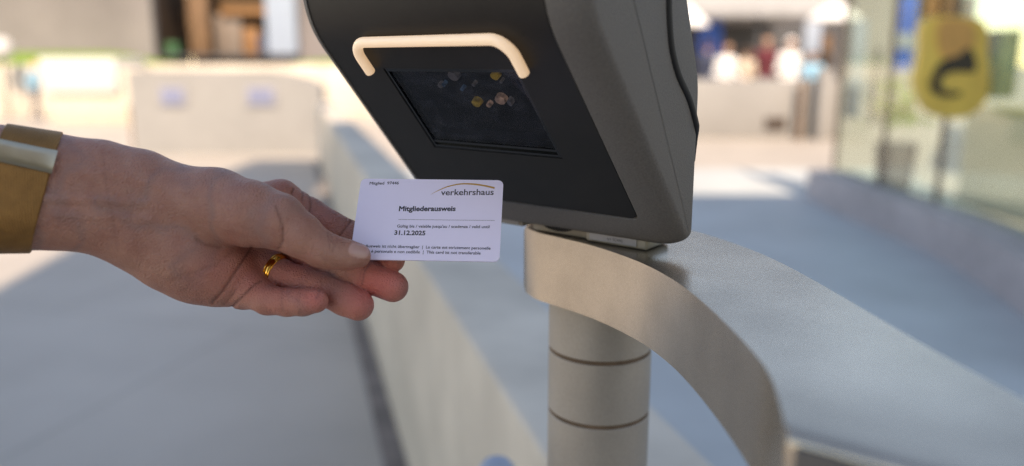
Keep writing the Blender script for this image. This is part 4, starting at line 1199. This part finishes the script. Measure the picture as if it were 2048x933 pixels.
# bands worn on the arm and finger: follow the skin by marching out from the axis
def chain_sdf(P, chains, k=13.0):
    out = None
    for ch in chains:
        d = np.full(len(P), 1e3)
        for (a, ra), (b, rb) in zip(ch, ch[1:]):
            a = np.array(a); b = np.array(b); ba = b - a; t = np.clip((P - a) @ ba / (ba @ ba), 0, 1)
            d = np.minimum(d, np.linalg.norm(P - a - t[:, None] * ba, axis=1) - (ra + (rb - ra) * t))
        out = d if out is None else smin(out, d, k)
    return out
def to_world(v): v = np.asarray(v); return CAM + (cR * v[0] + cU * v[1] + cF * (D0 - v[2])) / 1000
def band(chains, c, axis, e1, half, rows, n, th_, skin_gap=.2, rmax=60.0):
    """closed band: rows = list of (offset along the axis, height above skin)"""
    c = np.array(c); axis = np.array(axis) / np.linalg.norm(axis); e1 = np.array(e1) - axis * (np.array(e1) @ axis); e1 /= np.linalg.norm(e1); e2 = np.cross(axis, e1)
    def radius(u, ang, hgt):
        dirs = np.outer(np.cos(ang), e1) + np.outer(np.sin(ang), e2); lo2 = np.zeros(len(ang)); hi2 = np.full(len(ang), rmax)
        for _ in range(28):
            mid = (lo2 + hi2) / 2; dv = chain_sdf(c + axis * u + dirs * mid[:, None], chains) - hgt
            lo2 = np.where(dv < 0, mid, lo2); hi2 = np.where(dv < 0, hi2, mid)
        return c + axis * u + dirs * lo2[:, None]
    ang = np.linspace(0, 2 * math.pi, n, endpoint=False)
    loops_ = [radius(u, ang, hg) for u, hg in rows]
    bm = bmesh.new(); VV = [[bm.verts.new(to_world(p_)) for p_ in lp] for lp in loops_]; m_ = len(VV)
    for j in range(m_):
        A2, B2 = VV[j], VV[(j + 1) % m_]
        for i in range(n): bm.faces.new((A2[i], A2[(i + 1) % n], B2[(i + 1) % n], B2[i]))
    bmesh.ops.recalc_face_normals(bm, faces=bm.faces[:])
    return bm, (c, axis, e1, e2, radius)
def bm_obj(bm, name, m, parent=None, ang=40):
    me = bpy.data.meshes.new(name); bm.to_mesh(me); bm.free(); smooth(me, ang)
    o_ = link(name, me, m)
    if parent is not None: adopt(o_, parent)
    return o_
# watch strap
wc = np.array(L(38, 380, 33)); ax_ = np.array(L(110, 402, 26)) - np.array(L(0, 378, 38)); ax_ = ax_ / np.linalg.norm(ax_)
ax_ = ax_ + np.array([0, .0, 0])
hw = 13.0
rows = [(-hw, .1), (-hw, 1.3), (-hw + .5, 1.9), (hw - .5, 1.9), (hw, 1.3), (hw, .1), (hw - 1, -.3), (-hw + 1, -.3)]
bm, info = band([ARM_UP, ARM_LO], wc, ax_, (0, 1, 0), hw, rows, 96, 1.6)
watch = empty('wristwatch', to_world(wc), 'gold woven metal watch strap with a pale clasp on the inner wrist', 'watch')
bm_obj(bm, 'strap', M['strap'], watch)
# strap tongue folded over, seen below the clasp, and the clasp plate
c_, axn, e1_, e2_, radf = info
def patch(u0, u1, a0, a1, h0, h1, nu, na, rnd=1.0):
    """a plate lying on the strap between two angles"""
    angs = np.linspace(a0, a1, na); us = np.linspace(u0, u1, nu); bm = bmesh.new()
    def hgt(i, j): 
        e = min(i, nu - 1 - i, 2 * 1.0) / 1.0 if False else 1
        edge = (i in (0, nu - 1)) or (j in (0, na - 1)); return h1 - (rnd if edge else 0)
    T = [[None] * na for _ in us]; Bm = [[None] * na for _ in us]
    for i, u in enumerate(us):
        for j in range(na):
            T[i][j] = bm.verts.new(to_world(radf(u, angs[j:j + 1], hgt(i, j))[0])); Bm[i][j] = bm.verts.new(to_world(radf(u, angs[j:j + 1], h0)[0]))
    for i in range(nu - 1):
        for j in range(na - 1):
            bm.faces.new((T[i][j], T[i][j + 1], T[i + 1][j + 1], T[i + 1][j])); bm.faces.new((Bm[i][j], Bm[i + 1][j], Bm[i + 1][j + 1], Bm[i][j + 1]))
    for i in range(nu - 1):
        bm.faces.new((T[i][0], T[i + 1][0], Bm[i + 1][0], Bm[i][0])); bm.faces.new((T[i][-1], Bm[i][-1], Bm[i + 1][-1], T[i + 1][-1]))
    for j in range(na - 1):
        bm.faces.new((T[0][j], Bm[0][j], Bm[0][j + 1], T[0][j + 1])); bm.faces.new((T[-1][j], T[-1][j + 1], Bm[-1][j + 1], Bm[-1][j]))
    bmesh.ops.recalc_face_normals(bm, faces=bm.faces[:]); return bm
# find the angle whose surface point shows at a given photo height on the camera side
angs = np.linspace(0, 2 * math.pi, 361); pts_ = radf(0.0, angs, 2.0)
vis = pts_[:, 2] > c_[2]; pyv = 466.5 - FPX * pts_[:, 1] / (D0 - pts_[:, 2])
def ang_at(py): 
    k_ = np.where(vis, np.abs(pyv - py), 1e9).argmin(); return angs[k_]
a1, a2, a3 = ang_at(292), ang_at(334), ang_at(262)
def wrap(a, ref): return a + 2 * math.pi * round((ref - a) / (2 * math.pi))
a2 = wrap(a2, a1); a3 = wrap(a3, a1)
bm_obj(patch(-hw - .4, hw + .6, a1, a2, 1.7, 3.7, 8, 7, .7), 'clasp', M['clasp'], watch, 60)
a4 = wrap(ang_at(470), a1)
bm_obj(patch(-hw + .3, hw - .6, a2, a4, 1.7, 2.7, 5, 26, .5), 'strap_tongue', M['strap'], watch, 50)

# wedding ring
rc_ = np.array(L(552, 545, -12.5)); rax = np.array(L(600, 563, -8)) - np.array(L(512, 524, -19))
rows = [(-2.3, .15), (-2.3, .9), (-2.0, 1.25), (-1.55, 1.25), (-1.4, .95), (-1.2, 1.2), (0, 1.5), (1.2, 1.2), (1.4, .95), (1.55, 1.25), (2.0, 1.25), (2.3, .9), (2.3, .15), (1.6, -.2), (-1.6, -.2)]
bm, info = band([RING], rc_, rax, (0, 1, 0), 2.3, rows, 72, 1.2, rmax=20.0)
ringo = bm_obj(bm, 'finger_ring', M['gold'], None, 50)
tag(ringo, 'polished gold ring with grooved edges on the ring finger', 'ring')
